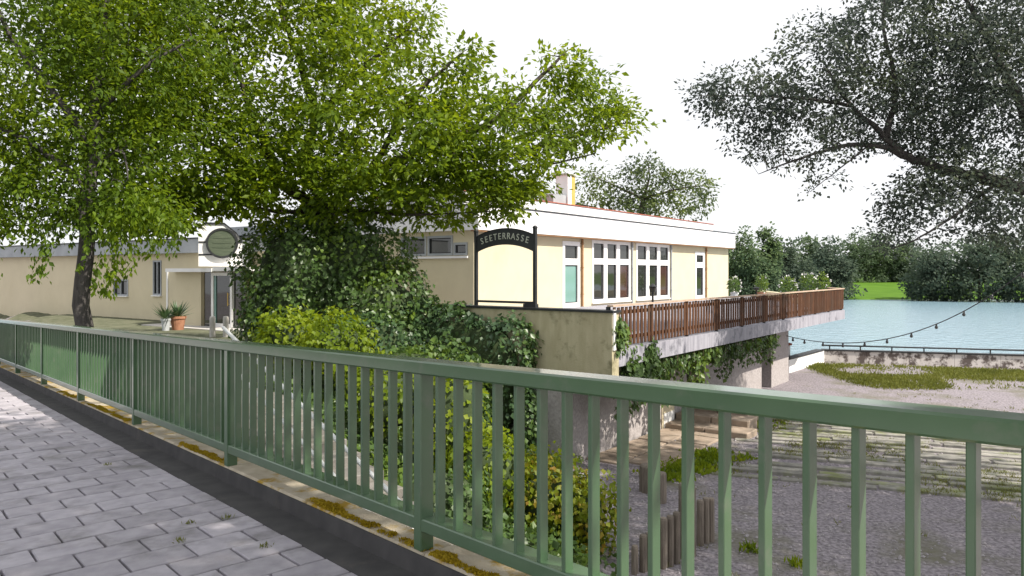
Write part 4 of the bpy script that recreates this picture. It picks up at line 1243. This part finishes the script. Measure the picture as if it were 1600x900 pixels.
# ------------------------------------------------------------------ hanging light string over the yard
ls_pts = []
e1 = Vector(W(1229, 524, 27.0)); e2x = Vector(((1730 - 800) / FPX * 18.0, 18.0, 0))
FL = Frame(e1, e2x - e1)
for k in range(41):
    px = 1229 + (1722 - 1229) * k / 40
    s_ = FL.s_at(px); y_img = 536 - 30 * ((px - 1318) / 146.0) ** 2
    p_ = FL.p(s_, 0, 0); p_.z = EYE - (y_img - HOR) / FPX * p_.y
    ls_pts.append(p_)
lst = empty('light_string', ls_pts[0], 'dark hanging light string sagging across the lake view', 'light string')
MB().tube(ls_pts, 0.014, 6).build('cable', M['darkmetal'], lst)
bulb_px = [1239, 1257, 1286, 1317, 1351, 1386, 1424, 1463, 1506, 1550, 1598, 1648]
for px in bulb_px:
    s_ = FL.s_at(px); y_img = 536 - 30 * ((px - 1318) / 146.0) ** 2
    p_ = FL.p(s_, 0, 0); p_.z = EYE - (y_img - HOR) / FPX * p_.y
    b_ = MB(); b_.lathe(p_ + Vector((0, 0, -0.15)), [(0, 0), (0.035, 0.012), (0.048, 0.05), (0.03, 0.10), (0.026, 0.15), (0, 0.152)], 8); b_.build('bulb', M['bulb'], lst, smooth=True)

# ------------------------------------------------------------------ plants on the terrace far side
for k, (px, py, lb) in enumerate(((1147, 452, 'white flowering pot plant at the building corner on the terrace'), (1190, 450, 'dark leafy pot plant on the terrace beside the small lantern'), (1231, 452, 'pale flowering pot plant before the dark far trees on the terrace'),
                        (1262, 446, 'green pot plant with white blooms on the middle of the far terrace'), (1284, 446, 'round grey green pot plant near the lake corner of the terrace'))):
    Y = 33.0 + (0 if k > 1 else 8)
    p0 = W(px, py, Y); p0.z = TERR
    root = empty('terrace_pot_plant', p0, lb, 'plant', 'pot plants on the terrace')
    b_ = MB(); b_.lathe(p0, [(0, 0), (0.17, 0), (0.24, 0.42), (0.26, 0.45), (0.2, 0.45), (0, 0.42)], 12); b_.build('pot', M['terracotta'] if k % 2 else M['zinc'], root)
    rng2 = np.random.default_rng(60 + k)
    n_ = 420; d = unit(rng2.normal(0, 1, (n_, 3))) * rng2.random((n_, 1)) ** 0.4
    htop = EYE - (py - 16 - HOR) / FPX * Y
    C = np.array([p0.x, p0.y, 0.5 + (htop - 0.5) / 2]) + d * np.array([0.34, 0.34, (htop - 0.5) / 2 + 0.1])
    leaf_object('leaves', C, d + rng2.normal(0, 0.4, (n_, 3)), rng2.normal(0, 1, (n_, 3)), 0.10 + 0.06 * rng2.random(n_), 0.05 + 0.02 * rng2.random(n_), M['ivy'], root)
    n_ = 40 if k in (0, 2, 3) else 16
    d = unit(rng2.normal(0, 1, (n_, 3)))
    C = np.array([p0.x, p0.y, 0.5 + (htop - 0.5) / 2]) + d * np.array([0.36, 0.36, (htop - 0.5) / 2 + 0.12])
    leaf_object('blossoms', C, d, rng2.normal(0, 1, (n_, 3)), np.full(n_, 0.10), np.full(n_, 0.10), M['blossom'], root)

# ------------------------------------------------------------------ ivy and shrubs
c_ = W(508, 430, 18.6)
mound('ivy_thicket', 'tall block of ivy swallowing the trunk foot right of the entrance', [((c_.x, c_.y, 1.05), (1.85, 1.5, 1.80), 0.3), ((c_.x + 1.0, c_.y - 0.2, 0.2), (1.6, 1.3, 1.5), 0.0), ((c_.x - 0.75, c_.y - 0.3, 0.0), (1.1, 1.1, 1.2), 0.2)],
      27000, 0.112, M['ivy'], 31, cat='ivy', power=3.6, depth=0.42, core=0.84, base=(c_.x, c_.y, -0.5))
p_ = FN.p(4.3, 0.22, 0)
mound('ivy_curtain', 'dark ivy covering the parapet below the arch sign', [((p_.x, p_.y, -0.80), (2.5, 0.40, 1.48), math.atan2(G2.y, G2.x)), ((p_.x - 1.9, p_.y - 0.2, -0.7), (1.7, 0.9, 1.25), 0.2)], 18000, 0.108, M['ivy_dark'], 32, cat='ivy', power=4.0, depth=0.26, core=0.84, base=(p_.x, p_.y, -2.3))
p_ = W(640, 540, 15.0)
mound('ivy_bank', 'mid green ivy mound between the thicket and the parapet', [((p_.x, p_.y, -0.95), (1.5, 1.1, 1.05), 0.2), ((p_.x - 1.2, p_.y - 0.6, -0.9), (1.2, 0.9, 0.8), 0.1)], 8500, 0.12, M['ivy'], 33, cat='ivy', power=2.6, depth=0.34, core=0.84, base=(p_.x, p_.y, -1.8))
def shrub(px, py, Y, r, n_, lb, seed, mat='creeper', leaf=0.088):
    n_ = int(n_ * 2.1)
    c_ = W(px, py, Y); gz = ground_z(c_.x, c_.y)
    return mound('creeper_shrub', lb, [((c_.x, c_.y, c_.z), r, 0.3)], n_, leaf, M[mat], seed, cat='shrub', power=2.3, depth=0.32, core=0.78, base=(c_.x, c_.y, min(gz, c_.z - r[2] * 0.8)), group='bright creeper shrubs on the bank')
shrub(455, 530, 14.2, (0.62, 0.5, 0.50), 900, 'bright yellow green shrub above the railing just right of the entrance', 41)
shrub(525, 540, 13.4, (0.55, 0.5, 0.42), 800, 'bright yellow green shrub above the railing left of the ivy mound', 42)
shrub(605, 615, 12.0, (0.60, 0.5, 0.62), 900, 'sunlit leafy shrub behind the bars left of the middle railing post', 43)
shrub(705, 650, 11.6, (0.55, 0.5, 0.75), 1000, 'sunlit leafy shrub behind the bars right of the middle railing post', 44)
shrub(770, 735, 11.0, (0.55, 0.5, 0.50), 800, 'lime green shrub low on the bank before the rough lower wall', 45)
shrub(850, 775, 11.2, (0.55, 0.5, 0.52), 900, 'reddish green creeper at the foot of the rough lower wall', 46, 'creeper_red')
shrub(912, 800, 11.0, (0.42, 0.42, 0.55), 700, 'rightmost yellow green creeper at the foot of the bank beside the gravel', 47, 'creeper_red')
shrub(690, 790, 9.6, (0.55, 0.5, 0.45), 700, 'shady low shrub on the bank behind the bottom rail', 48, 'ivy')
# ground ivy on the bank
rng = np.random.default_rng(77)
P, Nn = [], []
while len(P) < 26000:
    x, y = rng.uniform(-8, 1.5), rng.uniform(5, 18)
    t_, q_ = tq(x, y)
    if q_ < 2.72 or (3.85 < q_ < 5.38 and t_ < 12.7): continue
    z = ground_z(x, y)
    if x > 1.0 and rng.random() > 0.4: continue
    P.append((x, y, z + 0.05 + 0.16 * rng.random() ** 1.5 + 0.10 * nz(x, y, 2)))
P = np.array(P); n_ = len(P)
Nn = rng.normal(0, 0.5, (n_, 3)) + np.array([0.36, -0.1, 0.9])
T = rng.normal(0, 0.8, (n_, 3)); T[:, 2] -= 0.25
Ls = 0.10 * (0.6 + 0.8 * rng.random(n_))
o = leaf_object('ground_ivy', P, T, Nn, Ls, Ls * 0.85, M['ivy']); tag(o, 'ground ivy spread over the bank below the bridge', 'ivy', kind='stuff')
# ivy hanging from the terrace slab
hv = empty('hanging_ivy', FT.p(6, -0.2, TERR - 0.37), 'ivy trailing along and below the edge of the terrace slab', 'ivy')
P, T_ = [], []
stm = MB()
s_ = 1.0
while s_ < 11.2:
    dens = 1.0 - 0.5 * abs(s_ - 4.0) / 8
    ln = rng.uniform(0.15, 0.55) + (0.55 if rng.random() < 0.18 else 0)
    if s_ < 4: ln += 0.45 * (1 - s_ / 4)
    d0 = rng.uniform(-0.5, 0.0)
    stm.tube([FT.p(s_, d0, TERR - 0.36), FT.p(s_ + rng.normal(0, 0.05), d0 + 0.02, TERR - 0.36 - ln * 0.5), FT.p(s_ + rng.normal(0, 0.08), d0, TERR - 0.36 - ln)], 0.006, 4)
    for k in range(int(ln * 75)):
        P.append(FT.p(s_ + rng.normal(0, 0.09), d0 + rng.normal(0, 0.07), TERR - 0.37 - ln * rng.random())); T_.append((rng.normal(0, 0.4), rng.normal(0, 0.4), -0.8))
    s_ += 0.085
for (sc_, zc_, r_, n_) in ((0.28, 0.42, 0.22, 130), (0.3, 0.2, 0.2, 110), (1.65, -0.15, 0.18, 100), (1.75, -0.4, 0.28, 170), (0.9, -0.42, 0.3, 130)):
    for k in range(n_):
        P.append(FT.p(sc_ + rng.normal(0, r_ * 0.6), 0.03 + abs(rng.normal(0, 0.05)), TERR + zc_ + rng.normal(0, r_ * 0.6))); T_.append((rng.normal(0, 0.4), rng.normal(0, 0.4), -0.7))
stm.build('stem_tangle', M['vinestem'], hv)['kind'] = 'stuff'
P = np.array([tuple(p) for p in P]); T_ = np.array(T_); n_ = len(P)
Nn = np.array([0.8, -0.6, 0.2]) + rng.normal(0, 0.5, (n_, 3)); Ls = 0.11 * (0.6 + 0.8 * rng.random(n_))
leaf_object('foliage', P, T_, Nn, Ls, Ls * 0.8, M['ivy'], hv)

# ------------------------------------------------------------------ trees
def L(px, py, Y, r, w=1.0):
    return (tuple(W(px, py, Y)), r, w)
# big broad tree over the building
bx_, by_ = W(512, 400, 19.6).x, 19.6
base = Vector((bx_, by_, -0.6))
fork = W(508, 330, 19.6)
limbs = [
    ([base, (bx_ + 0.05, by_, 0.8), W(512, 360, 19.6), fork], 0.42, 0.30),
    ([fork, W(575, 275, 19.2), W(650, 235, 18.6), W(760, 195, 18.6), W(850, 115, 19), W(885, 80, 19.2)], 0.20, 0.02),
    ([fork, W(480, 250, 19.8), W(495, 190, 20), W(560, 115, 20), W(620, 60, 20.3), W(650, 20, 20.5)], 0.20, 0.025),
    ([W(495, 190, 20), W(470, 100, 20), W(440, 20, 20), W(420, -80, 20.2)], 0.13, 0.03),
    ([fork, W(440, 290, 19), W(360, 245, 18), W(270, 190, 17.4), W(200, 120, 17)], 0.18, 0.03),
    ([W(440, 290, 19), W(400, 200, 18.4), W(370, 110, 18.2), W(330, 20, 18.4)], 0.12, 0.03),
    ([W(650, 235, 18.6), W(780, 245, 19), W(890, 215, 19.8), W(985, 190, 20)], 0.10, 0.015),
    ([W(650, 235, 18.6), W(720, 270, 19), W(830, 262, 19.6), W(930, 240, 20)], 0.08, 0.015),
    ([W(575, 275, 19.2), W(640, 160, 18), W(690, 110, 18), W(725, 80, 18.4)], 0.10, 0.015),
    ([fork, W(560, 330, 18.6), W(650, 335, 18.2), W(780, 330, 18.6)], 0.08, 0.012),
    ([fork, W(430, 330, 18.2), W(330, 310, 17.6), W(250, 310, 17)], 0.08, 0.012),
]
lobes = [
    L(430, 130, 18.6, (3.0, 2.6, 2.5), 1.0), L(610, 235, 18, (2.6, 2.4, 1.55), 1.2), L(765, 215, 18.6, (2.0, 2.0, 1.5), 1.1), L(895, 180, 19.6, (1.45, 1.5, 1.3), 0.9),
    L(560, 60, 20, (1.5, 1.6, 1.2), 0.75), L(300, 235, 17.6, (2.6, 2.2, 1.5), 0.9), L(210, 110, 17, (2.6, 2.2, 2.3), 1.0), L(690, 305, 18.8, (2.4, 1.8, 0.75), 1.1),
    L(800, 292, 19.5, (1.0, 1.0, 0.5), 0.9), L(480, 300, 18.2, (2.4, 1.9, 0.95), 1.0), L(400, -90, 19.5, (4.0, 3.4, 2.4), 0.8), L(200, -80, 18, (3, 3, 2.2), 0.7),
    L(655, 135, 18.3, (1.6, 1.5, 0.8), 0.8), L(770, 320, 18.4, (0.9, 0.8, 0.35), 1.0), L(880, 100, 19.2, (0.7, 0.7, 0.45), 0.8), L(640, 35, 20.4, (0.75, 0.7, 0.6), 1.1), L(722, 92, 18.4, (0.65, 0.6, 0.4), 1.1), L(960, 185, 20, (0.75, 0.8, 0.8), 0.9), L(330, 303, 17.4, (1.9, 1.2, 0.42), 0.9), L(225, 325, 17.0, (1.7, 1.2, 0.7), 1.6),
]
tree('broadleaf_tree', 'large spreading bright green tree rising from the ivy over the building', base, limbs, lobes, 0.165, M['leaf_main'], M['bark'], 2900, 26, cl_r=0.44, flat=0.45, aspect=0.52, seed=3, twig_r=0.011, shell=0.35)
# left tree with hanging sprays
bx_, by_ = W(133, 400, 14.5).x, 14.5
base = Vector((bx_, by_, -0.75))
limbs = [
    ([base, (bx_ - 0.02, by_, 0.6), W(136, 330, 14.5), W(152, 240, 14.6), W(150, 120, 14.8), W(170, -40, 15)], 0.19, 0.08),
    ([W(152, 240, 14.6), W(90, 150, 14), W(20, 60, 13.8), W(-40, -60, 14)], 0.09, 0.03),
    ([W(150, 180, 14.7), W(220, 110, 14.4), W(300, 60, 14.6)], 0.07, 0.02),
    ([W(140, 300, 14.5), W(60, 230, 14.2), W(-30, 190, 14.4), W(-120, 170, 14.6)], 0.08, 0.02),
    ([W(150, 260, 14.6), W(190, 235, 14.2), W(200, 280, 14)], 0.035, 0.012),
]
lobes = [L(60, 120, 14.3, (2.4, 2.0, 1.9), 1.0), L(190, 60, 14.8, (1.9, 1.8, 1.5), 0.9), L(-60, 220, 14.4, (1.8, 1.6, 1.4), 0.9), L(130, 250, 14.5, (1.6, 1.4, 0.8), 0.85), L(150, -90, 15, (2.6, 2.4, 1.6), 0.8), L(250, 200, 15, (1.0, 1, 0.8), 0.5), L(40, 320, 14.0, (1.3, 0.9, 0.75), 1.6), L(205, 330, 14.2, (1.1, 0.7, 0.55), 1.9), L(-90, 340, 14.2, (1.2, 0.9, 0.8), 1.4)]
rng = np.random.default_rng(91)
P, T_ = [], []
for (px, y0, y1, n_, wpx) in ((172, 330, 462, 330, 16), (205, 300, 430, 170, 12), (150, 330, 460, 110, 8), (238, 320, 405, 130, 14), (130, 350, 420, 60, 6), (270, 330, 400, 90, 14), (-30, 330, 470, 220, 22), (60, 340, 440, 160, 18)):
    for k in range(n_):
        u_ = rng.random()
        P.append(tuple(W(px + rng.normal(0, wpx * 0.5) + 8 * math.sin(u_ * 4), y0 + (y1 - y0) * u_, 13.6 + rng.normal(0, 0.12)))); T_.append((rng.normal(0, 0.4), rng.normal(0, 0.4), -0.9))
P = np.array(P); T_ = np.array(T_); n_ = len(P)
tree('birch_tree', 'grey trunked tree with drooping leaf sprays at the left edge', base, limbs, lobes, 0.115, M['leaf_left'], M['bark_grey'], 1750, 24, cl_r=0.34, flat=0.6, aspect=0.5, droop=0.6, seed=5, twig_r=0.009, shell=0.35,
     extra=(P, T_, rng.normal(0, 1, (n_, 3)), 0.11 * (0.7 + 0.6 * rng.random(n_))))
# right willow reaching in over the yard
bx_, by_ = W(1735, 300, 18).x, 18.0
base = Vector((bx_, by_, G - 0.1))
fk = W(1640, 300, 18)
limbs = [
    ([base, (bx_ - 0.1, by_, 0.0), W(1715, 380, 18), fk], 0.42, 0.28),
    ([fk, W(1560, 285, 18), W(1478, 265, 18), W(1418, 245, 18), W(1385, 215, 18), W(1330, 165, 18.2), W(1290, 105, 18.2)], 0.20, 0.03),
    ([W(1418, 245, 18), W(1360, 225, 18), W(1290, 235, 17.8), W(1230, 255, 17.8), W(1185, 272, 17.8)], 0.085, 0.008),
    ([W(1330, 165, 18.2), W(1260, 155, 18), W(1170, 150, 18), W(1085, 150, 18)], 0.055, 0.008),
    ([W(1385, 215, 18), W(1400, 130, 18.4), W(1380, 40, 18.6), W(1390, -40, 18.8)], 0.09, 0.02),
    ([fk, W(1610, 200, 18.2), W(1560, 90, 18.4), W(1500, -20, 18.6)], 0.18, 0.04),
    ([W(1700, 340, 18), W(1690, 180, 18.4), W(1660, 0, 18.8), W(1650, -120, 19)], 0.25, 0.06),
    ([W(1560, 285, 18), W(1500, 330, 17.6), W(1440, 370, 17.6), W(1390, 390, 17.6)], 0.06, 0.01),
    ([W(1360, 225, 18), W(1310, 265, 17.8), W(1265, 300, 17.8)], 0.03, 0.006),
]
lobes = [L(1165, 155, 18, (1.35, 1.1, 0.75), 0.9), L(1270, 110, 18.1, (1.4, 1.4, 1.2), 0.85), L(1240, 210, 17.9, (1.6, 1.2, 0.85), 0.85), L(1370, 60, 18.5, (1.5, 1.6, 1.4), 1.0), L(1370, 180, 18.2, (1.4, 1.5, 1.0), 0.9),
         L(1470, 140, 18.2, (1.5, 1.8, 2.0), 1.15), L(1440, 320, 17.7, (1.0, 1.0, 0.85), 1.1), L(1480, 260, 18, (1.2, 1.2, 0.8), 0.9), L(1580, 120, 18.4, (2.2, 2.0, 2.4), 1.1), L(1570, 320, 17.8, (1.4, 1.4, 1.1), 1.1), L(1480, -60, 18.6, (2.2, 2, 1.6), 0.8),
         L(1110, 140, 18, (0.75, 0.6, 0.4), 0.7), L(1390, 365, 17.6, (0.5, 0.5, 0.45), 0.8), L(1290, 285, 17.8, (0.7, 0.5, 0.35), 0.25), L(1700, 60, 18.6, (2.6, 2.6, 2.6), 0.8)]
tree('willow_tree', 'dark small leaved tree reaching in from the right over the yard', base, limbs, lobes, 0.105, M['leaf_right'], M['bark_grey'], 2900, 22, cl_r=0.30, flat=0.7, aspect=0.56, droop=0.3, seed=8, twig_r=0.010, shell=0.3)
# unseen trees added behind and beside the viewer to shade the bridge and the yard
def shade_tree(lb, base, cr, r, seed, n_cl):
    base = Vector(base); cr = Vector(cr)
    top = base + (cr - base) * 0.75 + Vector((0, 0, 0.6))
    limbs = [([base, base + Vector((0.1, 0.1, 3.5)), top], 0.4, 0.2)]
    lobes = []
    for k in range(6):
        a = k * 1.05 + seed; e_ = cr + Vector((math.cos(a) * r[0] * 0.6, math.sin(a) * r[1] * 0.6, 0))
        limbs.append(([top, (top + e_) / 2 + Vector((0, 0, 0.5)), e_], 0.14, 0.03))
        lobes.append((tuple(e_), (r[0] * 0.5, r[1] * 0.5, r[2]), 1.0))
    lobes.append((tuple(cr), (r[0] * 0.6, r[1] * 0.6, r[2]), 1.0))
    return tree('added_shade_tree', lb, base, limbs, lobes, 0.24, M['leaf_left'], M['bark'], n_cl, 22, cl_r=0.6, flat=0.6, aspect=0.55, seed=seed, twig_r=0.012, shell=0.2)
shade_tree('tall unseen tree added for shade, overhanging the bridge from behind the viewer', (7.5, -1.5, G), (2.6, 1.4, 8.8), (4.8, 4.6, 1.7), 21, 900)
shade_tree('tall unseen tree added for shade beside the yard to the right of the viewer', (19, 5, G), (15.5, 7.5, 9.2), (5.6, 5.2, 1.7), 22, 1000)
# loose tree behind the roof
base = Vector((W(1000, 300, 60).x, 60, -0.7))
limbs = [([base, base + Vector((0, 0, 4.5)), W(1005, 310, 60)], 0.3, 0.2), ([W(1005, 310, 60), W(960, 290, 60), W(925, 275, 60)], 0.14, 0.03), ([W(1005, 310, 60), W(1015, 275, 60), W(1010, 250, 60)], 0.14, 0.03), ([W(1005, 310, 60), W(1060, 295, 60), W(1100, 290, 60)], 0.14, 0.03), ([base + Vector((0, 0, 4.0)), W(940, 330, 60), W(900, 320, 60)], 0.1, 0.03)]
lobes = [L(930, 300, 60, (2.0, 2, 1.8), 0.8), L(1008, 285, 60, (2.3, 2, 2.1), 1.2), L(1075, 305, 60, (2.2, 2, 1.9), 0.9), L(990, 325, 60, (3.5, 2, 1.3), 1.0), L(1095, 290, 60, (1.0, 1, 1.0), 0.6)]
tree('roof_tree', 'loose grey green tree showing above the white roof', base, limbs, lobes, 0.32, M['leaf_mid'], M['bark'], 330, 17, cl_r=0.6, flat=0.8, aspect=0.5, seed=12, twig_r=0.02, shell=0.4)

# far bank trees
far_specs = [
    (1080, 372, 80, 116, 0, 'far tree hidden mostly by the end of the restaurant building'),
    (1162, 360, 84, 112, 0, 'tall rounded far tree right beside the building corner'),
    (1196, 354, 40, 114, 0, 'narrow pointed far tree with the highest top beside the building'),
    (1228, 374, 74, 122, 1, 'dark low far tree right of the pointed one'),
    (1262, 374, 74, 136, 0, 'far tree in the middle of the gap above the terrace rail'),
    (1298, 377, 76, 132, 1, 'dark squat far tree above the end of the terrace'),
    (1340, 364, 86, 172, 0, 'left of the broad far trees behind the lawn'),
    (1380, 356, 92, 176, 0, 'broad domed far tree highest behind the lawn'),
    (1418, 372, 70, 174, 1, 'far tree at the right end of the lawn'),
    (1462, 384, 84, 126, 1, 'dark tree standing at the water right of the lawn'),
    (1530, 366, 104, 124, 1, 'large dark tree at the water under the right branch'),
    (1605, 350, 110, 122, 1, 'dark waterside tree at the right edge of the picture'),
    (1690, 352, 120, 122, 0, 'waterside tree just beyond the right edge'),
]
for k, (px, pt, wpx, Y, dk, lb) in enumerate(far_specs):
    ztop = EYE - (pt - HOR) / FPX * Y
    zg = ground_z((px - 800) / FPX * Y, Y) if Y > 130 else -3.25
    rw = wpx / FPX * Y * 0.56
    x = (px - 800) / FPX * Y
    base = Vector((x, Y, zg))
    H = ztop - zg
    rr = random.Random(k + 3)
    limbs = [([base, base + Vector((0.1, 0, H * 0.45)), base + Vector((0, 0, H * 0.8))], 0.28, 0.05)]
    lobes = []
    for j in range(7):
        a = rr.uniform(0, 6.28); zf = (0.30, 0.32, 0.5, 0.5, 0.66, 0.70, 0.84)[j]
        wf = (1.0, 1.0, 1.0, 0.95, 0.75, 0.7, 0.5)[j]
        d = rw * (0.42 if j < 6 else 0.05) * rr.uniform(0.7, 1.2)
        lobes.append(((x + d * math.cos(a), Y + d * math.sin(a), zg + H * zf), (rw * 0.62 * wf, rw * 0.62 * wf, H * 0.19), 1.0))
    lobes.append(((x, Y, zg + H * 0.14), (rw * 0.95, rw * 0.8, H * 0.15), 1.2))
    tree('far_tree', lb, base, limbs, lobes, 0.52, M['leaf_far2'] if dk else M['leaf_far'], M['bark'], 330, 19, cl_r=0.85, flat=0.8, aspect=0.66, seed=100 + k, group='trees on the far bank', twig_r=0.03, shell=0.45)
# reads as one mass: the wood behind them
rng = np.random.default_rng(55)
n_ = 26000
xx = rng.uniform(-40, 330, n_); yy = 186 + rng.random(n_) * 16
hh = 9.0 + 2.2 * np.sin(xx * 0.17) + 1.6 * np.sin(xx * 0.41 + 1) + 1.0 * np.sin(xx * 0.9 + 2)
zz = -0.9 + hh * rng.random(n_) ** 0.8
P = np.stack([xx, yy, zz], 1); T_ = rng.normal(0, 1, (n_, 3)); Nn = rng.normal(0, 0.7, (n_, 3)); Nn[:, 2] += 0.7
Ls = 0.9 * (0.6 + 0.8 * rng.random(n_))
o = leaf_object('distant_wood', P, T_, Nn, Ls, Ls * 0.7, M['leaf_far2']); tag(o, 'unbroken dark wood closing the view beyond the lawn', 'wood', kind='stuff')
